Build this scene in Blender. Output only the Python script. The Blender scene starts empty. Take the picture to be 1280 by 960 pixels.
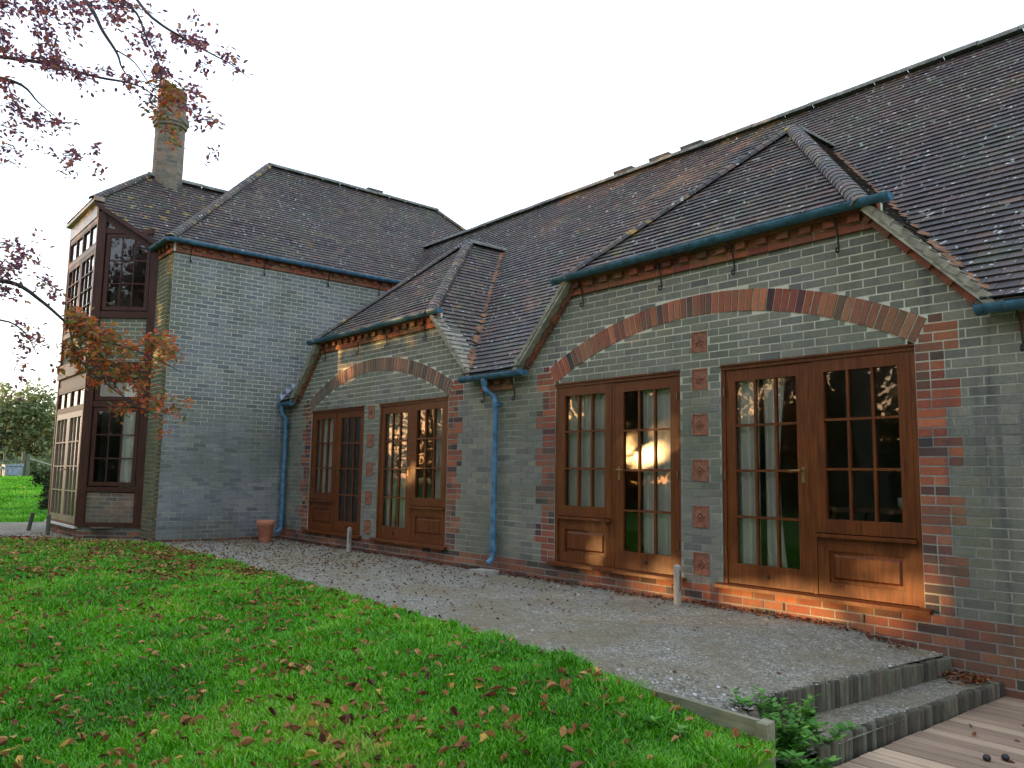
import bpy, math, random
import numpy as np
from mathutils import Vector, Matrix, noise
PI = math.pi
R = math.radians
random.seed(7)
S = bpy.context.scene
C = S.collection

# ------------------------------------------------------------------ camera
cam = bpy.data.cameras.new('camera'); co = bpy.data.objects.new('camera', cam); C.objects.link(co)
cr = Vector((0.64346943, 0.765289, 0.01672819)); cu = Vector((0.07737518, -0.08676895, 0.99321913))
cd = Vector((-0.76155116, 0.6378118, 0.11504754))
CAM = Vector((0, -6.583, 0.978)); FPX = 1016.6
co.matrix_world = Matrix(((cr.x, cu.x, -cd.x, CAM.x), (cr.y, cu.y, -cd.y, CAM.y), (cr.z, cu.z, -cd.z, CAM.z), (0, 0, 0, 1)))
cam.sensor_width = 36; cam.lens = FPX/1280*36; cam.clip_end = 3000; cam.clip_start = 0.05
S.camera = co
def pixel(P):
    v = Vector(P)-CAM; z = v.dot(cd)
    if z < 0.01: return (-9999, -9999)
    return (640+FPX*v.dot(cr)/z, 480-FPX*v.dot(cu)/z)

# ------------------------------------------------------------------ sky, sun, exposure
SUN_D = Vector((-0.665, -0.746, 0.034)).normalized()      # towards the sun
w = bpy.data.worlds.new('World'); S.world = w; w.use_nodes = True
nt = w.node_tree; nt.nodes.clear()
sky = nt.nodes.new('ShaderNodeTexSky'); sky.sky_type = 'NISHITA'; sky.sun_disc = False
sky.sun_elevation = math.asin(SUN_D.z); sky.sun_rotation = math.atan2(SUN_D.x, SUN_D.y)
sky.altitude = 50; sky.air_density = 1; sky.dust_density = 1.5
mixw = nt.nodes.new('ShaderNodeMix'); mixw.data_type = 'RGBA'; mixw.inputs[0].default_value = 0.42
mixw.inputs[7].default_value = (2.95, 3.3, 3.95, 1)          # thin bright cloud veil
bg = nt.nodes.new('ShaderNodeBackground'); bg.inputs[1].default_value = 0.15
out = nt.nodes.new('ShaderNodeOutputWorld')
nt.links.new(sky.outputs[0], mixw.inputs[6]); nt.links.new(mixw.outputs[2], bg.inputs[0]); nt.links.new(bg.outputs[0], out.inputs[0])
sl = bpy.data.lights.new('sun', 'SUN'); sl.energy = 2.4; sl.angle = R(0.53); sl.color = (1, 0.55, 0.2)
so = bpy.data.objects.new('sun', sl); C.objects.link(so); so.rotation_euler = SUN_D.to_track_quat('Z', 'Y').to_euler()
S.view_settings.view_transform = 'Standard'; S.view_settings.look = 'None'; S.view_settings.gamma = 1
S.view_settings.exposure = 2.7

# ------------------------------------------------------------------ helpers
class MB:
    """collects polygons with a per-face vector (tone, kind, extra)"""
    def __init__(s): s.v = []; s.f = []; s.a = []; s.m = []
    def poly(s, pts, a=(0, 0, 0), m=0):
        n = len(s.v); s.v += [tuple(p) for p in pts]; s.f.append(tuple(range(n, n+len(pts)))); s.a.append(a); s.m.append(m)
    def hexa(s, c, a=(0, 0, 0), m=0, skip=()):
        n = len(s.v); s.v += [tuple(p) for p in c]
        for i, q in enumerate(((0, 3, 2, 1), (4, 5, 6, 7), (0, 1, 5, 4), (1, 2, 6, 5), (2, 3, 7, 6), (3, 0, 4, 7))):
            if i in skip: continue
            s.f.append(tuple(n+k for k in q)); s.a.append(a); s.m.append(m)
    def box(s, x0, x1, y0, y1, z0, z1, a=(0, 0, 0), m=0):
        s.hexa([(x0, y0, z0), (x1, y0, z0), (x1, y1, z0), (x0, y1, z0), (x0, y0, z1), (x1, y0, z1), (x1, y1, z1), (x0, y1, z1)], a, m)
    def tube(s, pts, r, seg=8, a=(0, 0, 0), m=0, cap=True):
        pts = [Vector(p) for p in pts]; rs = r if isinstance(r, (list, tuple)) else [r]*len(pts)
        n0 = len(s.v); prev = None
        for i, p in enumerate(pts):
            t = (pts[min(i+1, len(pts)-1)]-pts[max(i-1, 0)]).normalized()
            if prev is None:
                h = Vector((0, 0, 1)) if abs(t.z) < .9 else Vector((1, 0, 0)); b = t.cross(h).normalized()
            else:
                b = (prev-t*prev.dot(t)).normalized()
            prev = b; c = t.cross(b)
            for k in range(seg):
                q = 2*PI*k/seg; s.v.append(tuple(p+(b*math.cos(q)+c*math.sin(q))*rs[i]))
        for i in range(len(pts)-1):
            for k in range(seg):
                k2 = (k+1) % seg
                s.f.append((n0+i*seg+k, n0+i*seg+k2, n0+(i+1)*seg+k2, n0+(i+1)*seg+k)); s.a.append(a); s.m.append(m)
        if cap:
            s.f.append(tuple(n0+k for k in reversed(range(seg)))); s.a.append(a); s.m.append(m)
            s.f.append(tuple(n0+(len(pts)-1)*seg+k for k in range(seg))); s.a.append(a); s.m.append(m)
    def lathe(s, prof, cen, seg=20, a=(0, 0, 0), m=0):
        n0 = len(s.v); cx, cy, cz = cen
        for r, z in prof:
            for k in range(seg):
                q = 2*PI*k/seg; s.v.append((cx+r*math.cos(q), cy+r*math.sin(q), cz+z))
        for i in range(len(prof)-1):
            for k in range(seg):
                k2 = (k+1) % seg
                s.f.append((n0+i*seg+k, n0+i*seg+k2, n0+(i+1)*seg+k2, n0+(i+1)*seg+k)); s.a.append(a); s.m.append(m)
    def build(s, name, mats, parent=None, smooth=False):
        me = bpy.data.meshes.new(name)
        me.from_pydata(s.v, [], s.f)
        if not isinstance(mats, (list, tuple)): mats = [mats]
        for m_ in mats: me.materials.append(m_)
        if len(mats) > 1: me.polygons.foreach_set('material_index', s.m)
        at = me.attributes.new('tone', 'FLOAT_VECTOR', 'FACE')
        at.data.foreach_set('vector', np.array(s.a, dtype=np.float32).ravel())
        if smooth: me.polygons.foreach_set('use_smooth', [True]*len(me.polygons))
        me.update()
        o = bpy.data.objects.new(name, me); C.objects.link(o)
        if parent: o.parent = parent
        return o
def tag(o, label=None, cat=None, group=None, kind=None):
    if label: o['label'] = label
    if cat: o['category'] = cat
    if group: o['group'] = group
    if kind: o['kind'] = kind
    return o
def empty(name, loc=(0, 0, 0)):
    o = bpy.data.objects.new(name, None); C.objects.link(o); o.location = loc; return o
def rt(): return random.random()

# ------------------------------------------------------------------ materials
def mat(name):
    m = bpy.data.materials.new(name); m.use_nodes = True; t = m.node_tree
    return m, t, t.nodes['Principled BSDF']
def N(t, typ, **k):
    n = t.nodes.new(typ)
    for a, b in k.items(): setattr(n, a, b)
    return n
def L(t, a, b): t.links.new(a, b)
def ramp(t, fac, stops):
    n = N(t, 'ShaderNodeValToRGB'); e = n.color_ramp.elements
    while len(e) < len(stops): e.new(0.5)
    for i, (p, c) in enumerate(stops):
        e[i].position = p; e[i].color = (c[0], c[1], c[2], 1) if isinstance(c, (tuple, list)) else (c, c, c, 1)
    L(t, fac, n.inputs[0]); return n.outputs[0]
def mix(t, fac, a, b, mode='MIX'):
    n = N(t, 'ShaderNodeMix', data_type='RGBA', blend_type=mode)
    for s, i in ((fac, 0), (a, 6), (b, 7)):
        if hasattr(s, 'is_linked'): L(t, s, n.inputs[i])
        elif i == 0: n.inputs[0].default_value = s
        else: n.inputs[i].default_value = (s[0], s[1], s[2], 1)
    return n.outputs[2]
def noi(t, scale, detail=4, rough=.6, vec=None, dist=0):
    n = N(t, 'ShaderNodeTexNoise'); n.inputs['Scale'].default_value = scale; n.inputs['Detail'].default_value = detail
    n.inputs['Roughness'].default_value = rough; n.inputs['Distortion'].default_value = dist
    if vec is None:
        g = N(t, 'ShaderNodeNewGeometry'); vec = g.outputs['Position']
    L(t, vec, n.inputs['Vector']); return n.outputs['Fac']
def bump(t, b, h, strength=.3, dist=.01):
    n = N(t, 'ShaderNodeBump'); n.inputs['Strength'].default_value = strength; n.inputs['Distance'].default_value = dist
    L(t, h, n.inputs['Height']); L(t, n.outputs[0], b.inputs['Normal'])
def tone(t):
    a = N(t, 'ShaderNodeAttribute', attribute_name='tone'); s = N(t, 'ShaderNodeSeparateXYZ'); L(t, a.outputs['Vector'], s.inputs[0]); return s.outputs
def posz(t, vec=None):
    g = N(t, 'ShaderNodeNewGeometry'); s = N(t, 'ShaderNodeSeparateXYZ'); L(t, g.outputs['Position'], s.inputs[0]); return s.outputs
def mathn(t, op, a, b=None):
    n = N(t, 'ShaderNodeMath', operation=op, use_clamp=False)
    for s, i in ((a, 0), (b, 1)):
        if s is None: continue
        if hasattr(s, 'is_linked'): L(t, s, n.inputs[i])
        else: n.inputs[i].default_value = s
    return n.outputs[0]
def mapr(t, v, a, b, c=0, d=1):
    n = N(t, 'ShaderNodeMapRange'); L(t, v, n.inputs[0])
    for i, x in enumerate((a, b, c, d)): n.inputs[i+1].default_value = x
    return n.outputs[0]

M = {}
def simple(name, col, rough=.6, var=.25, scale=6, bs=.2, bd=.004, metal=0, spec=.5):
    m, t, b = mat(name)
    n = noi(t, scale); c2 = tuple(c*(1-var) for c in col); c3 = tuple(min(1, c*(1+var)) for c in col)
    L(t, ramp(t, n, [(.3, c2), (.7, c3)]), b.inputs['Base Color'])
    b.inputs['Roughness'].default_value = rough; b.inputs['Metallic'].default_value = metal
    b.inputs['Specular IOR Level'].default_value = spec
    bump(t, b, noi(t, scale*8), bs, bd); M[name] = m; return m
# bricks: tone.x random, tone.y 0 grey / 1 red / 2 olive, tone.z random
def brick_mat(name, grey_stops, red_stops):
    m, t, b = mat(name); o = tone(t)
    g = ramp(t, o[0], grey_stops); r = ramp(t, o[0], red_stops)
    c = mix(t, mathn(t, 'MINIMUM', o[1], 1), g, r)
    n = noi(t, 28, 5, .7); c = mix(t, .75, c, ramp(t, n, [(.3, .34), (.55, .5), (.75, .7)]), 'OVERLAY')
    n2 = noi(t, 1.1, 4, .6)                                   # weather bloom, algae
    c = mix(t, mathn(t, 'MULTIPLY', mapr(t, n2, .42, .68), .6), c, (.1, .115, .06))
    g2 = N(t, 'ShaderNodeNewGeometry'); mp = N(t, 'ShaderNodeMapping'); mp.inputs['Scale'].default_value = (5, 5, .55)
    L(t, g2.outputs['Position'], mp.inputs[0]); n3 = noi(t, 1, 4, .6, mp.outputs[0])   # run-off streaks
    c = mix(t, mathn(t, 'MULTIPLY', mapr(t, n3, .52, .68), mapr(t, posz(t)[0], -3.2, -2.5, .22, .85)), c, (.035, .038, .05))
    zz_ = posz(t)[2]; nb = noi(t, 3.5, 4, .7); c = mix(t, mathn(t, 'MULTIPLY', mapr(t, mathn(t, 'ADD', zz_, mathn(t, 'MULTIPLY', nb, -1.1)), -.75, -.2, 1, 0), .35), c, (.05, .055, .035))   # damp, mossy foot of the wall
    n4 = noi(t, 70, 2, .5); c = mix(t, mathn(t, 'MULTIPLY', mapr(t, n4, .72, .76), .7), c, (.5, .5, .46))
    L(t, c, b.inputs['Base Color']); b.inputs['Roughness'].default_value = .85
    bump(t, b, noi(t, 90, 4, .7), .5, .006); M[name] = m
GS = [(0, (.125, .13, .14)), (.35, (.178, .185, .187)), (.7, (.21, .213, .203)), (1, (.255, .247, .215))]
RS = [(0, (.03, .016, .024)), (.18, (.085, .028, .03)), (.33, (.19, .045, .03)), (.75, (.34, .085, .035)), (1, (.46, .15, .07))]
brick_mat('brick', [(a_, (c_[0]*.95, c_[1]*.92, c_[2]*.78)) for a_, c_ in GS], RS)
brick_mat('brick_skylit', [(a_, (c_[0]*1.02, c_[1]*1.05, c_[2]*1.12)) for a_, c_ in GS], RS)  # same grey brick as the front, with blue skylight put into its colour
brick_mat('brick_algae', [(0, (.075, .075, .045)), (.4, (.12, .115, .055)), (.7, (.15, .125, .06)), (1, (.2, .15, .07))], RS)
# mortar
m, t, b = mat('mortar'); z = posz(t)
n = noi(t, 1.3, 4, .6); f = mathn(t, 'ADD', mathn(t, 'MULTIPLY', mapr(t, z[2], 1.6, 2.4), .75), mathn(t, 'MULTIPLY', mapr(t, n, .35, .65), .45))
c = ramp(t, f, [(0.1, (.18, .185, .175)), (.5, (.36, .35, .28)), (1, (.54, .52, .42))])
red = noi(t, 60, 3, .7); c = mix(t, .5, c, ramp(t, red, [(.3, .3), (.7, .7)]), 'OVERLAY')
L(t, c, b.inputs['Base Color']); b.inputs['Roughness'].default_value = .95; bump(t, b, noi(t, 120, 3), .5, .004); M['mortar'] = m
simple('chimney_mortar', (.2, .19, .17), .95, .3, 9)
# roof tiles
m, t, b = mat('roof_tile'); o = tone(t)
c = ramp(t, o[0], [(0, (.018, .015, .018)), (.35, (.042, .032, .034)), (.65, (.06, .041, .04)), (.88, (.085, .05, .042)), (1, (.12, .065, .045))])
nb_ = noi(t, .55, 4, .6); c = mix(t, mathn(t, 'MULTIPLY', mapr(t, nb_, .48, .62), .45), c, (.085, .05, .038))
nd_ = noi(t, .8, 5, .7); c = mix(t, mathn(t, 'MULTIPLY', mapr(t, nd_, .56, .66), .5), c, (.035, .042, .045))
n = noi(t, 2.2, 5, .65); c = mix(t, mathn(t, 'MULTIPLY', mapr(t, n, .47, .64), .6), c, (.055, .07, .042))
n = noi(t, 40, 4, .7); c = mix(t, .5, c, ramp(t, n, [(.3, .3), (.7, .68)]), 'OVERLAY')
n5 = noi(t, 17, 2, .5); c = mix(t, mapr(t, n5, .665, .695), c, (.42, .45, .43))       # pale lichen spots
n6 = noi(t, 5, 3, .6); c = mix(t, mathn(t, 'MULTIPLY', mapr(t, n6, .6, .68), mathn(t, 'MULTIPLY', o[1], 1)), c, (.3, .2, .04))   # yellow lichen near hips
L(t, c, b.inputs['Base Color']); b.inputs['Roughness'].default_value = .62; bump(t, b, noi(t, 60, 4, .7), .6, .006); M['tile'] = m
simple('tile_grey', (.07, .068, .06), .9, .5, 5)
simple('ridge', (.13, .135, .12), .85, .5, 7)
simple('bonnet', (.07, .058, .048), .85, .55, 6)
simple('verge_tile', (.24, .22, .17), .95, .5, 12)
simple('valley', (.17, .075, .035), .9, .7, 6)
simple('verge_mortar', (.3, .29, .23), .95, .4, 9)
simple('lead', (.2, .24, .3), .6, .3, 6)
simple('blue_paint', (.055, .15, .25), .5, .5, 11, .15)
simple('teal_paint', (.035, .115, .18), .5, .55, 11, .15)
simple('iron', (.012, .012, .014), .5, .2, 9)
simple('terracotta_tile', (.24, .095, .055), .9, .45, 30, .6, .01)
simple('terracotta', (.45, .17, .1), .85, .2, 5)
simple('brass', (.25, .17, .07), .4, .2, 9, metal=.8)
simple('concrete', (.3, .28, .25), .95, .25, 12, .5)
simple('white_paint', (.6, .6, .57), .7, .1, 5)
# varnished timber
def wood(name, a, bb, rough=.38, scale=(40, 40, 3), coat=.0):
    m, t, b = mat(name); g = N(t, 'ShaderNodeNewGeometry'); mp = N(t, 'ShaderNodeMapping'); mp.inputs['Scale'].default_value = scale
    L(t, g.outputs['Position'], mp.inputs[0]); n = noi(t, 1, 5, .65, mp.outputs[0]); n2 = noi(t, 2.2, 3, .6)
    c = mix(t, .5, ramp(t, n, [(.3, a), (.7, bb)]), ramp(t, n2, [(.3, .35), (.7, .68)]), 'OVERLAY')
    L(t, c, b.inputs['Base Color']); b.inputs['Roughness'].default_value = rough; b.inputs['Specular IOR Level'].default_value = .3
    bump(t, b, n, .25, .003); M[name] = m
wood('wood', (.052, .0125, .003), (.155, .042, .007), .42)
wood('dark_wood', (.035, .012, .009), (.075, .026, .016), .5)
wood('glare_wood', (.2, .14, .1), (.34, .26, .19), .3)  # sky and sunset glare on the varnish put into the colour
wood('old_post', (.2, .19, .16), (.38, .36, .31), .9)
wood('green_post', (.06, .07, .05), (.13, .14, .1), .9)
m, t, b = mat('log'); o = tone(t); g = N(t, 'ShaderNodeNewGeometry'); mp = N(t, 'ShaderNodeMapping'); mp.inputs['Scale'].default_value = (50, 50, 7)
L(t, g.outputs['Position'], mp.inputs[0]); n = noi(t, 1, 5, .7, mp.outputs[0])
c = ramp(t, o[0], [(0, (.035, .03, .024)), (.4, (.075, .065, .045)), (.7, (.12, .1, .07)), (1, (.1, .11, .07))]); c = mix(t, .8, c, ramp(t, n, [(.3, .2), (.7, .72)]), 'OVERLAY')
L(t, c, b.inputs['Base Color']); b.inputs['Roughness'].default_value = .9; bump(t, b, n, .5, .006); M['log'] = m
wood('board', (.13, .13, .08), (.26, .25, .17), .9, (4, 30, 30))
# decking
m, t, b = mat('deck'); o = tone(t); g = N(t, 'ShaderNodeNewGeometry'); mp = N(t, 'ShaderNodeMapping'); mp.inputs['Scale'].default_value = (2.5, 60, 60)
L(t, g.outputs['Position'], mp.inputs[0]); n = noi(t, 1, 5, .65, mp.outputs[0])
c = ramp(t, o[0], [(0, (.24, .165, .11)), (.6, (.37, .26, .18)), (1, (.5, .37, .25))]); c = mix(t, .6, c, ramp(t, n, [(.3, .25), (.7, .7)]), 'OVERLAY')
L(t, c, b.inputs['Base Color']); b.inputs['Roughness'].default_value = .8; bump(t, b, n, .4, .004); M['deck'] = m
# glass
def glass(name, wav=.10, rough=.0, sc=2.2):
    m = bpy.data.materials.new(name); m.use_nodes = True; t = m.node_tree; t.nodes.clear()
    o = N(t, 'ShaderNodeOutputMaterial'); mx = N(t, 'ShaderNodeMixShader'); tr = N(t, 'ShaderNodeBsdfTransparent'); gl = N(t, 'ShaderNodeBsdfGlossy')
    tr.inputs[0].default_value = (.95, .96, .95, 1); gl.inputs['Roughness'].default_value = rough; gl.inputs[0].default_value = (1, 1, 1, 1)
    fr = N(t, 'ShaderNodeFresnel'); fr.inputs[0].default_value = 1.52
    f2 = mathn(t, 'MULTIPLY', fr.outputs[0], 1.7); n = N(t, 'ShaderNodeMath', operation='MINIMUM'); L(t, f2, n.inputs[0]); n.inputs[1].default_value = 1
    bm = N(t, 'ShaderNodeBump'); bm.inputs['Strength'].default_value = wav; bm.inputs['Distance'].default_value = .05; L(t, noi(t, sc, 2, .5), bm.inputs['Height'])
    L(t, bm.outputs[0], gl.inputs['Normal'])
    L(t, n.outputs[0], mx.inputs[0]); 
    g3 = N(t, 'ShaderNodeBsdfGlossy'); g3.inputs['Roughness'].default_value = .11; m3 = N(t, 'ShaderNodeMixShader'); m3.inputs[0].default_value = .22
    L(t, gl.outputs[0], m3.inputs[1]); L(t, g3.outputs[0], m3.inputs[2])
    L(t, tr.outputs[0], mx.inputs[1]); L(t, m3.outputs[0], mx.inputs[2]); L(t, mx.outputs[0], o.inputs[0]); M[name] = m
glass('glass', .045, .015)
# leaf / grass materials with translucency
def leafmat(name, stops, trans=.35, rough=.6):
    m = bpy.data.materials.new(name); m.use_nodes = True; t = m.node_tree; t.nodes.clear(); o = N(t, 'ShaderNodeOutputMaterial')
    tn = tone(t); c = ramp(t, tn[0], stops); n = noi(t, 25, 3, .6); c = mix(t, .35, c, ramp(t, n, [(.3, .3), (.7, .7)]), 'OVERLAY')
    d = N(t, 'ShaderNodeBsdfDiffuse'); tr = N(t, 'ShaderNodeBsdfTranslucent'); gl = N(t, 'ShaderNodeBsdfGlossy'); gl.inputs['Roughness'].default_value = rough
    L(t, c, d.inputs[0]); L(t, c, tr.inputs[0]); gl.inputs[0].default_value = (.5, .5, .5, 1)
    a = N(t, 'ShaderNodeMixShader'); a.inputs[0].default_value = trans; L(t, d.outputs[0], a.inputs[1]); L(t, tr.outputs[0], a.inputs[2])
    b2 = N(t, 'ShaderNodeMixShader'); b2.inputs[0].default_value = .06; L(t, a.outputs[0], b2.inputs[1]); L(t, gl.outputs[0], b2.inputs[2])
    L(t, b2.outputs[0], o.inputs[0]); M[name] = m
leafmat('beech_dark', [(0, (.13, .06, .11)), (.45, (.26, .09, .14)), (.8, (.4, .1, .09)), (1, (.5, .22, .07))], .5)
leafmat('beech_orange', [(0, (.09, .12, .03)), (.3, (.22, .2, .04)), (.45, (.45, .16, .03)), (.7, (.5, .06, .035)), (1, (.65, .22, .03))], .5)
leafmat('leaf_litter', [(0, (.06, .02, .012)), (.3, (.17, .055, .018)), (.6, (.32, .14, .045)), (.85, (.46, .25, .09)), (1, (.6, .36, .07))], .1)
leafmat('grass', [(0, (.025, .12, .003)), (.4, (.08, .34, .004)), (.75, (.16, .5, .008)), (.93, (.28, .46, .02)), (1, (.42, .44, .1))], .3, .4)
leafmat('oak', [(0, (.1, .14, .06)), (.5, (.17, .22, .09)), (1, (.26, .29, .12))], .3)
leafmat('dark_leaf', [(0, (.015, .03, .01)), (.5, (.03, .05, .015)), (1, (.06, .07, .02))], .25)
leafmat('weed', [(0, (.035, .13, .015)), (.5, (.085, .27, .03)), (1, (.2, .42, .07))], .3)
simple('bark', (.09, .085, .07), .9, .4, 8, .6, .02)
simple('twig', (.05, .045, .045), .9, .3, 8)
# ground
m, t, b = mat('lawn_soil'); n = noi(t, 1.2, 4); n2 = noi(t, 18, 4, .7)
c = mix(t, .5, ramp(t, n, [(.3, (.04, .15, .006)), (.7, (.1, .26, .01))]), ramp(t, n2, [(.3, (.03, .09, .006)), (.7, (.09, .26, .012))]))
L(t, c, b.inputs['Base Color']); b.inputs['Roughness'].default_value = .95; bump(t, b, n2, .6, .03); M['lawn'] = m
m, t, b = mat('gravel_bed'); v = N(t, 'ShaderNodeTexVoronoi'); v.inputs['Scale'].default_value = 75
g = N(t, 'ShaderNodeNewGeometry'); L(t, g.outputs['Position'], v.inputs['Vector'])
bw = N(t, 'ShaderNodeSeparateColor'); L(t, v.outputs['Color'], bw.inputs[0])
c = ramp(t, bw.outputs[0], [(0, (.085, .075, .055)), (.4, (.17, .16, .125)), (.75, (.25, .24, .195)), (1, (.4, .39, .34))])
n = noi(t, 1.6, 5, .65); c = mix(t, mathn(t, 'MULTIPLY', mapr(t, n, .4, .62), .75), c, (.17, .135, .075))
c = mix(t, .6, c, ramp(t, noi(t, 9, 5, .7), [(.3, .3), (.7, .68)]), 'OVERLAY')
L(t, c, b.inputs['Base Color']); b.inputs['Roughness'].default_value = .95; bump(t, b, v.outputs['Distance'], .8, .008); M['gravel'] = m
m, t, b = mat('stone_chip'); o = tone(t); L(t, ramp(t, o[0], [(0, (.08, .07, .05)), (.5, (.19, .18, .145)), (.9, (.3, .29, .26)), (1, (.6, .6, .6))]), b.inputs['Base Color']); b.inputs['Roughness'].default_value = .8; M['chip'] = m
# interiors
simple('plaster', (.45, .4, .33), .9, .05, 3); simple('carpet', (.12, .1, .08), .95, .2, 20)
simple('furniture', (.16, .07, .03), .5, .3, 9)
m, t, b = mat('curtain'); L(t, ramp(t, noi(t, 3), [(.3, (.78, .75, .68)), (.7, (.88, .86, .8))]), b.inputs['Base Color']); b.inputs['Roughness'].default_value = .9
M['curtain'] = m

# ------------------------------------------------------------------ the ground
def sst(x): x = max(0, min(1, x)); return x*x*(3-2*x)
YE = [(-60, -4.6), (-30, -4.3), (-20, -4.2), (-16.75, -4.14), (-15.4, -3.2), (-14.4, -2.4), (-11.8, -2.32), (-9.6, -2.42), (-7.9, -2.57), (-5.4, -2.66), (-4.2, -2.75), (-3.3, -2.78), (-2.3, -2.9), (5, -2.9)]
def ye(x):
    for (a, b_), (c_, d_) in zip(YE, YE[1:]):
        if a <= x <= c_: return b_+(d_-b_)*(x-a)/(c_-a)
    return YE[-1][1]
def gz(x, y):
    t_ = sst((x+10.5)/7.5)
    d = max(0, ye(x)-y)
    z_ = -.192-.13*sst((x+4.0)/1.6)-.4*t_*sst((d+.1)/3.4)+.012*noise.noise(Vector((x*1.3, y*1.3, 0)))
    z_ += .72*sst((-x-22)/34)
    if -21.5 < x <= -19 and ye(x)+.06 < y < -2.6: z_ = -.27
    if -19 < x < -2.2 and y > ye(x)+.06: z_ = -.38 if x < -2.75 else (-.62 if y > -2.55 else -.455)
    if x >= -2.3: z_ = min(z_, -.62) if y > -2.95 or x > -2.0 else min(z_, -.53)
    return z_
xs = sorted(set([round(v, 3) for v in list(np.arange(-24, 1, .1))+list(np.arange(-60, -24, 1.0))+list(np.arange(-300, -60, 15))+list(np.arange(1, 12, 1))+list(np.arange(12, 400, 30))+[-900, 900]]))
ys = sorted(set([round(v, 3) for v in list(np.arange(-9, -1.9, .1))+list(np.arange(-30, -9, 1.5))+list(np.arange(-400, -30, 30))+list(np.arange(-1.9, 14, 1.2))+list(np.arange(14, 60, 4))+list(np.arange(60, 400, 30))+[-900, 900]]))
vv = [(x, y, gz(x, y)) for y in ys for x in xs]; nx = len(xs)
ff = [(j*nx+i, j*nx+i+1, (j+1)*nx+i+1, (j+1)*nx+i) for j in range(len(ys)-1) for i in range(nx-1)]
me = bpy.data.meshes.new('lawn'); me.from_pydata(vv, [], ff); me.materials.append(M['lawn']); me.polygons.foreach_set('use_smooth', [True]*len(ff))
o = bpy.data.objects.new('lawn', me); C.objects.link(o); tag(o, kind='structure')
# gravel path
b_ = MB(); px_ = list(np.arange(-21.6, -2.74, .12))+[-2.725]; NR = 14
def yb(x): return .05 if x > -14.4 else (-2.0 if x > -18.7 else -2.5)
def pz(x, y): return -.2-.085*sst((x+3.7)/.95)*(1-.6*min(1, max(0, -y/2.5)))+.008*noise.noise(Vector((x*2, y*2, 3)))+.006*noise.noise(Vector((x*7, y*7, 5)))
for i in range(len(px_)-1):
    for j in range(NR):
        q = []
        for (ii, jj) in ((i, j), (i+1, j), (i+1, j+1), (i, j+1)):
            x = px_[ii]; e0 = ye(x)+(.05*noise.noise(Vector((x*2.2, 0, 9)))+.03*noise.noise(Vector((x*8, 0, 9))) if x < -3.6 else .0)
            e0 = e0+(-2.745-.0765*(x+4.15)-e0)*sst((x+5.3)/1.05); y = e0+(yb(x)-e0)*jj/NR; x_ = x-(.012+.03*min(1, -y/2) if ii == len(px_)-1 else 0); q.append((x_, y, pz(x, y)-(.012 if ii == len(px_)-1 else 0)-(.05 if jj == 0 and x < -4.16 else 0)))
        b_.poly(q)
for i in range(len(px_)-1):        # edge of the gravel bed
    qa = [b_.v[(i*NR)*4+0], b_.v[(i*NR)*4+1]]; b_.poly([qa[0], qa[1], (qa[1][0], qa[1][1]-.01, qa[1][2]-.16), (qa[0][0], qa[0][1]-.01, qa[0][2]-.16)])
b_.poly([(-2.74, -2.3, -.25), (-2.78, -2.86, -.245), (-2.5, -2.87, -.29), (-2.61, -2.68, -.275), (-2.7, -2.56, -.262)])
po = b_.build('gravel_path', M['gravel']); tag(po, kind='structure')
b_ = MB()
for i in range(12):
    y0 = -2.78+i*.232; b_.poly([(-2.8, y0, -.42), (-2.36, y0, -.42), (-2.36, y0+.232, -.42), (-2.8, y0+.232, -.42)])
tag(b_.build('step_gravel', M['gravel']), kind='structure')
# loose stone chips
b_ = MB()
def chip(x, y, z_, s):
    a = (rt(), 0, 0); r1 = [s*(.6+.6*rt()) for _ in range(6)]; an = rt()*6.28; c_, s_ = math.cos(an), math.sin(an)
    P = [(x+c_*r1[0], y+s_*r1[0], z_), (x-s_*r1[1], y+c_*r1[1], z_), (x-c_*r1[2], y-s_*r1[2], z_), (x+s_*r1[3], y-c_*r1[3], z_), (x, y, z_+r1[4]*.7)]
    for k in range(4): b_.poly([P[k], P[(k+1) % 4], P[4]], a)
for k in range(15000):
    x = -2.74-(rt()**1.7)*12; y = ye(x)+(0-ye(x))*rt(); chip(x, y, pz(x, y)-.001, .0035+.004*rt()+(.01 if rt() < .015 else 0))
for k in range(2200): chip(-2.7+.32*rt(), -2.75+2.75*rt(), -.423, .004+.006*rt())
for k in range(420): x = -3.7+1.05*rt()**.8; y = -2.72-.0765*(x+4.15)+.4*rt(); chip(x, y, pz(x, y)-.001, .008+.012*rt())
tag(b_.build('gravel', M['chip']), 'loose pale stone chips scattered over the gravel path and step', 'gravel', kind='stuff')
# deck
b_ = MB(); y = -4.6
while y < -.02:
    wd = .118; e = min(y+wd, -.012)
    b_.box(-2.33+.01*rt(), 4.5, y, e, -.535, -.505+.003*rt(), (rt(), 0, 0)); y += wd+.007
tag(b_.build('timber_deck', M['deck']), kind='structure')

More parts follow.
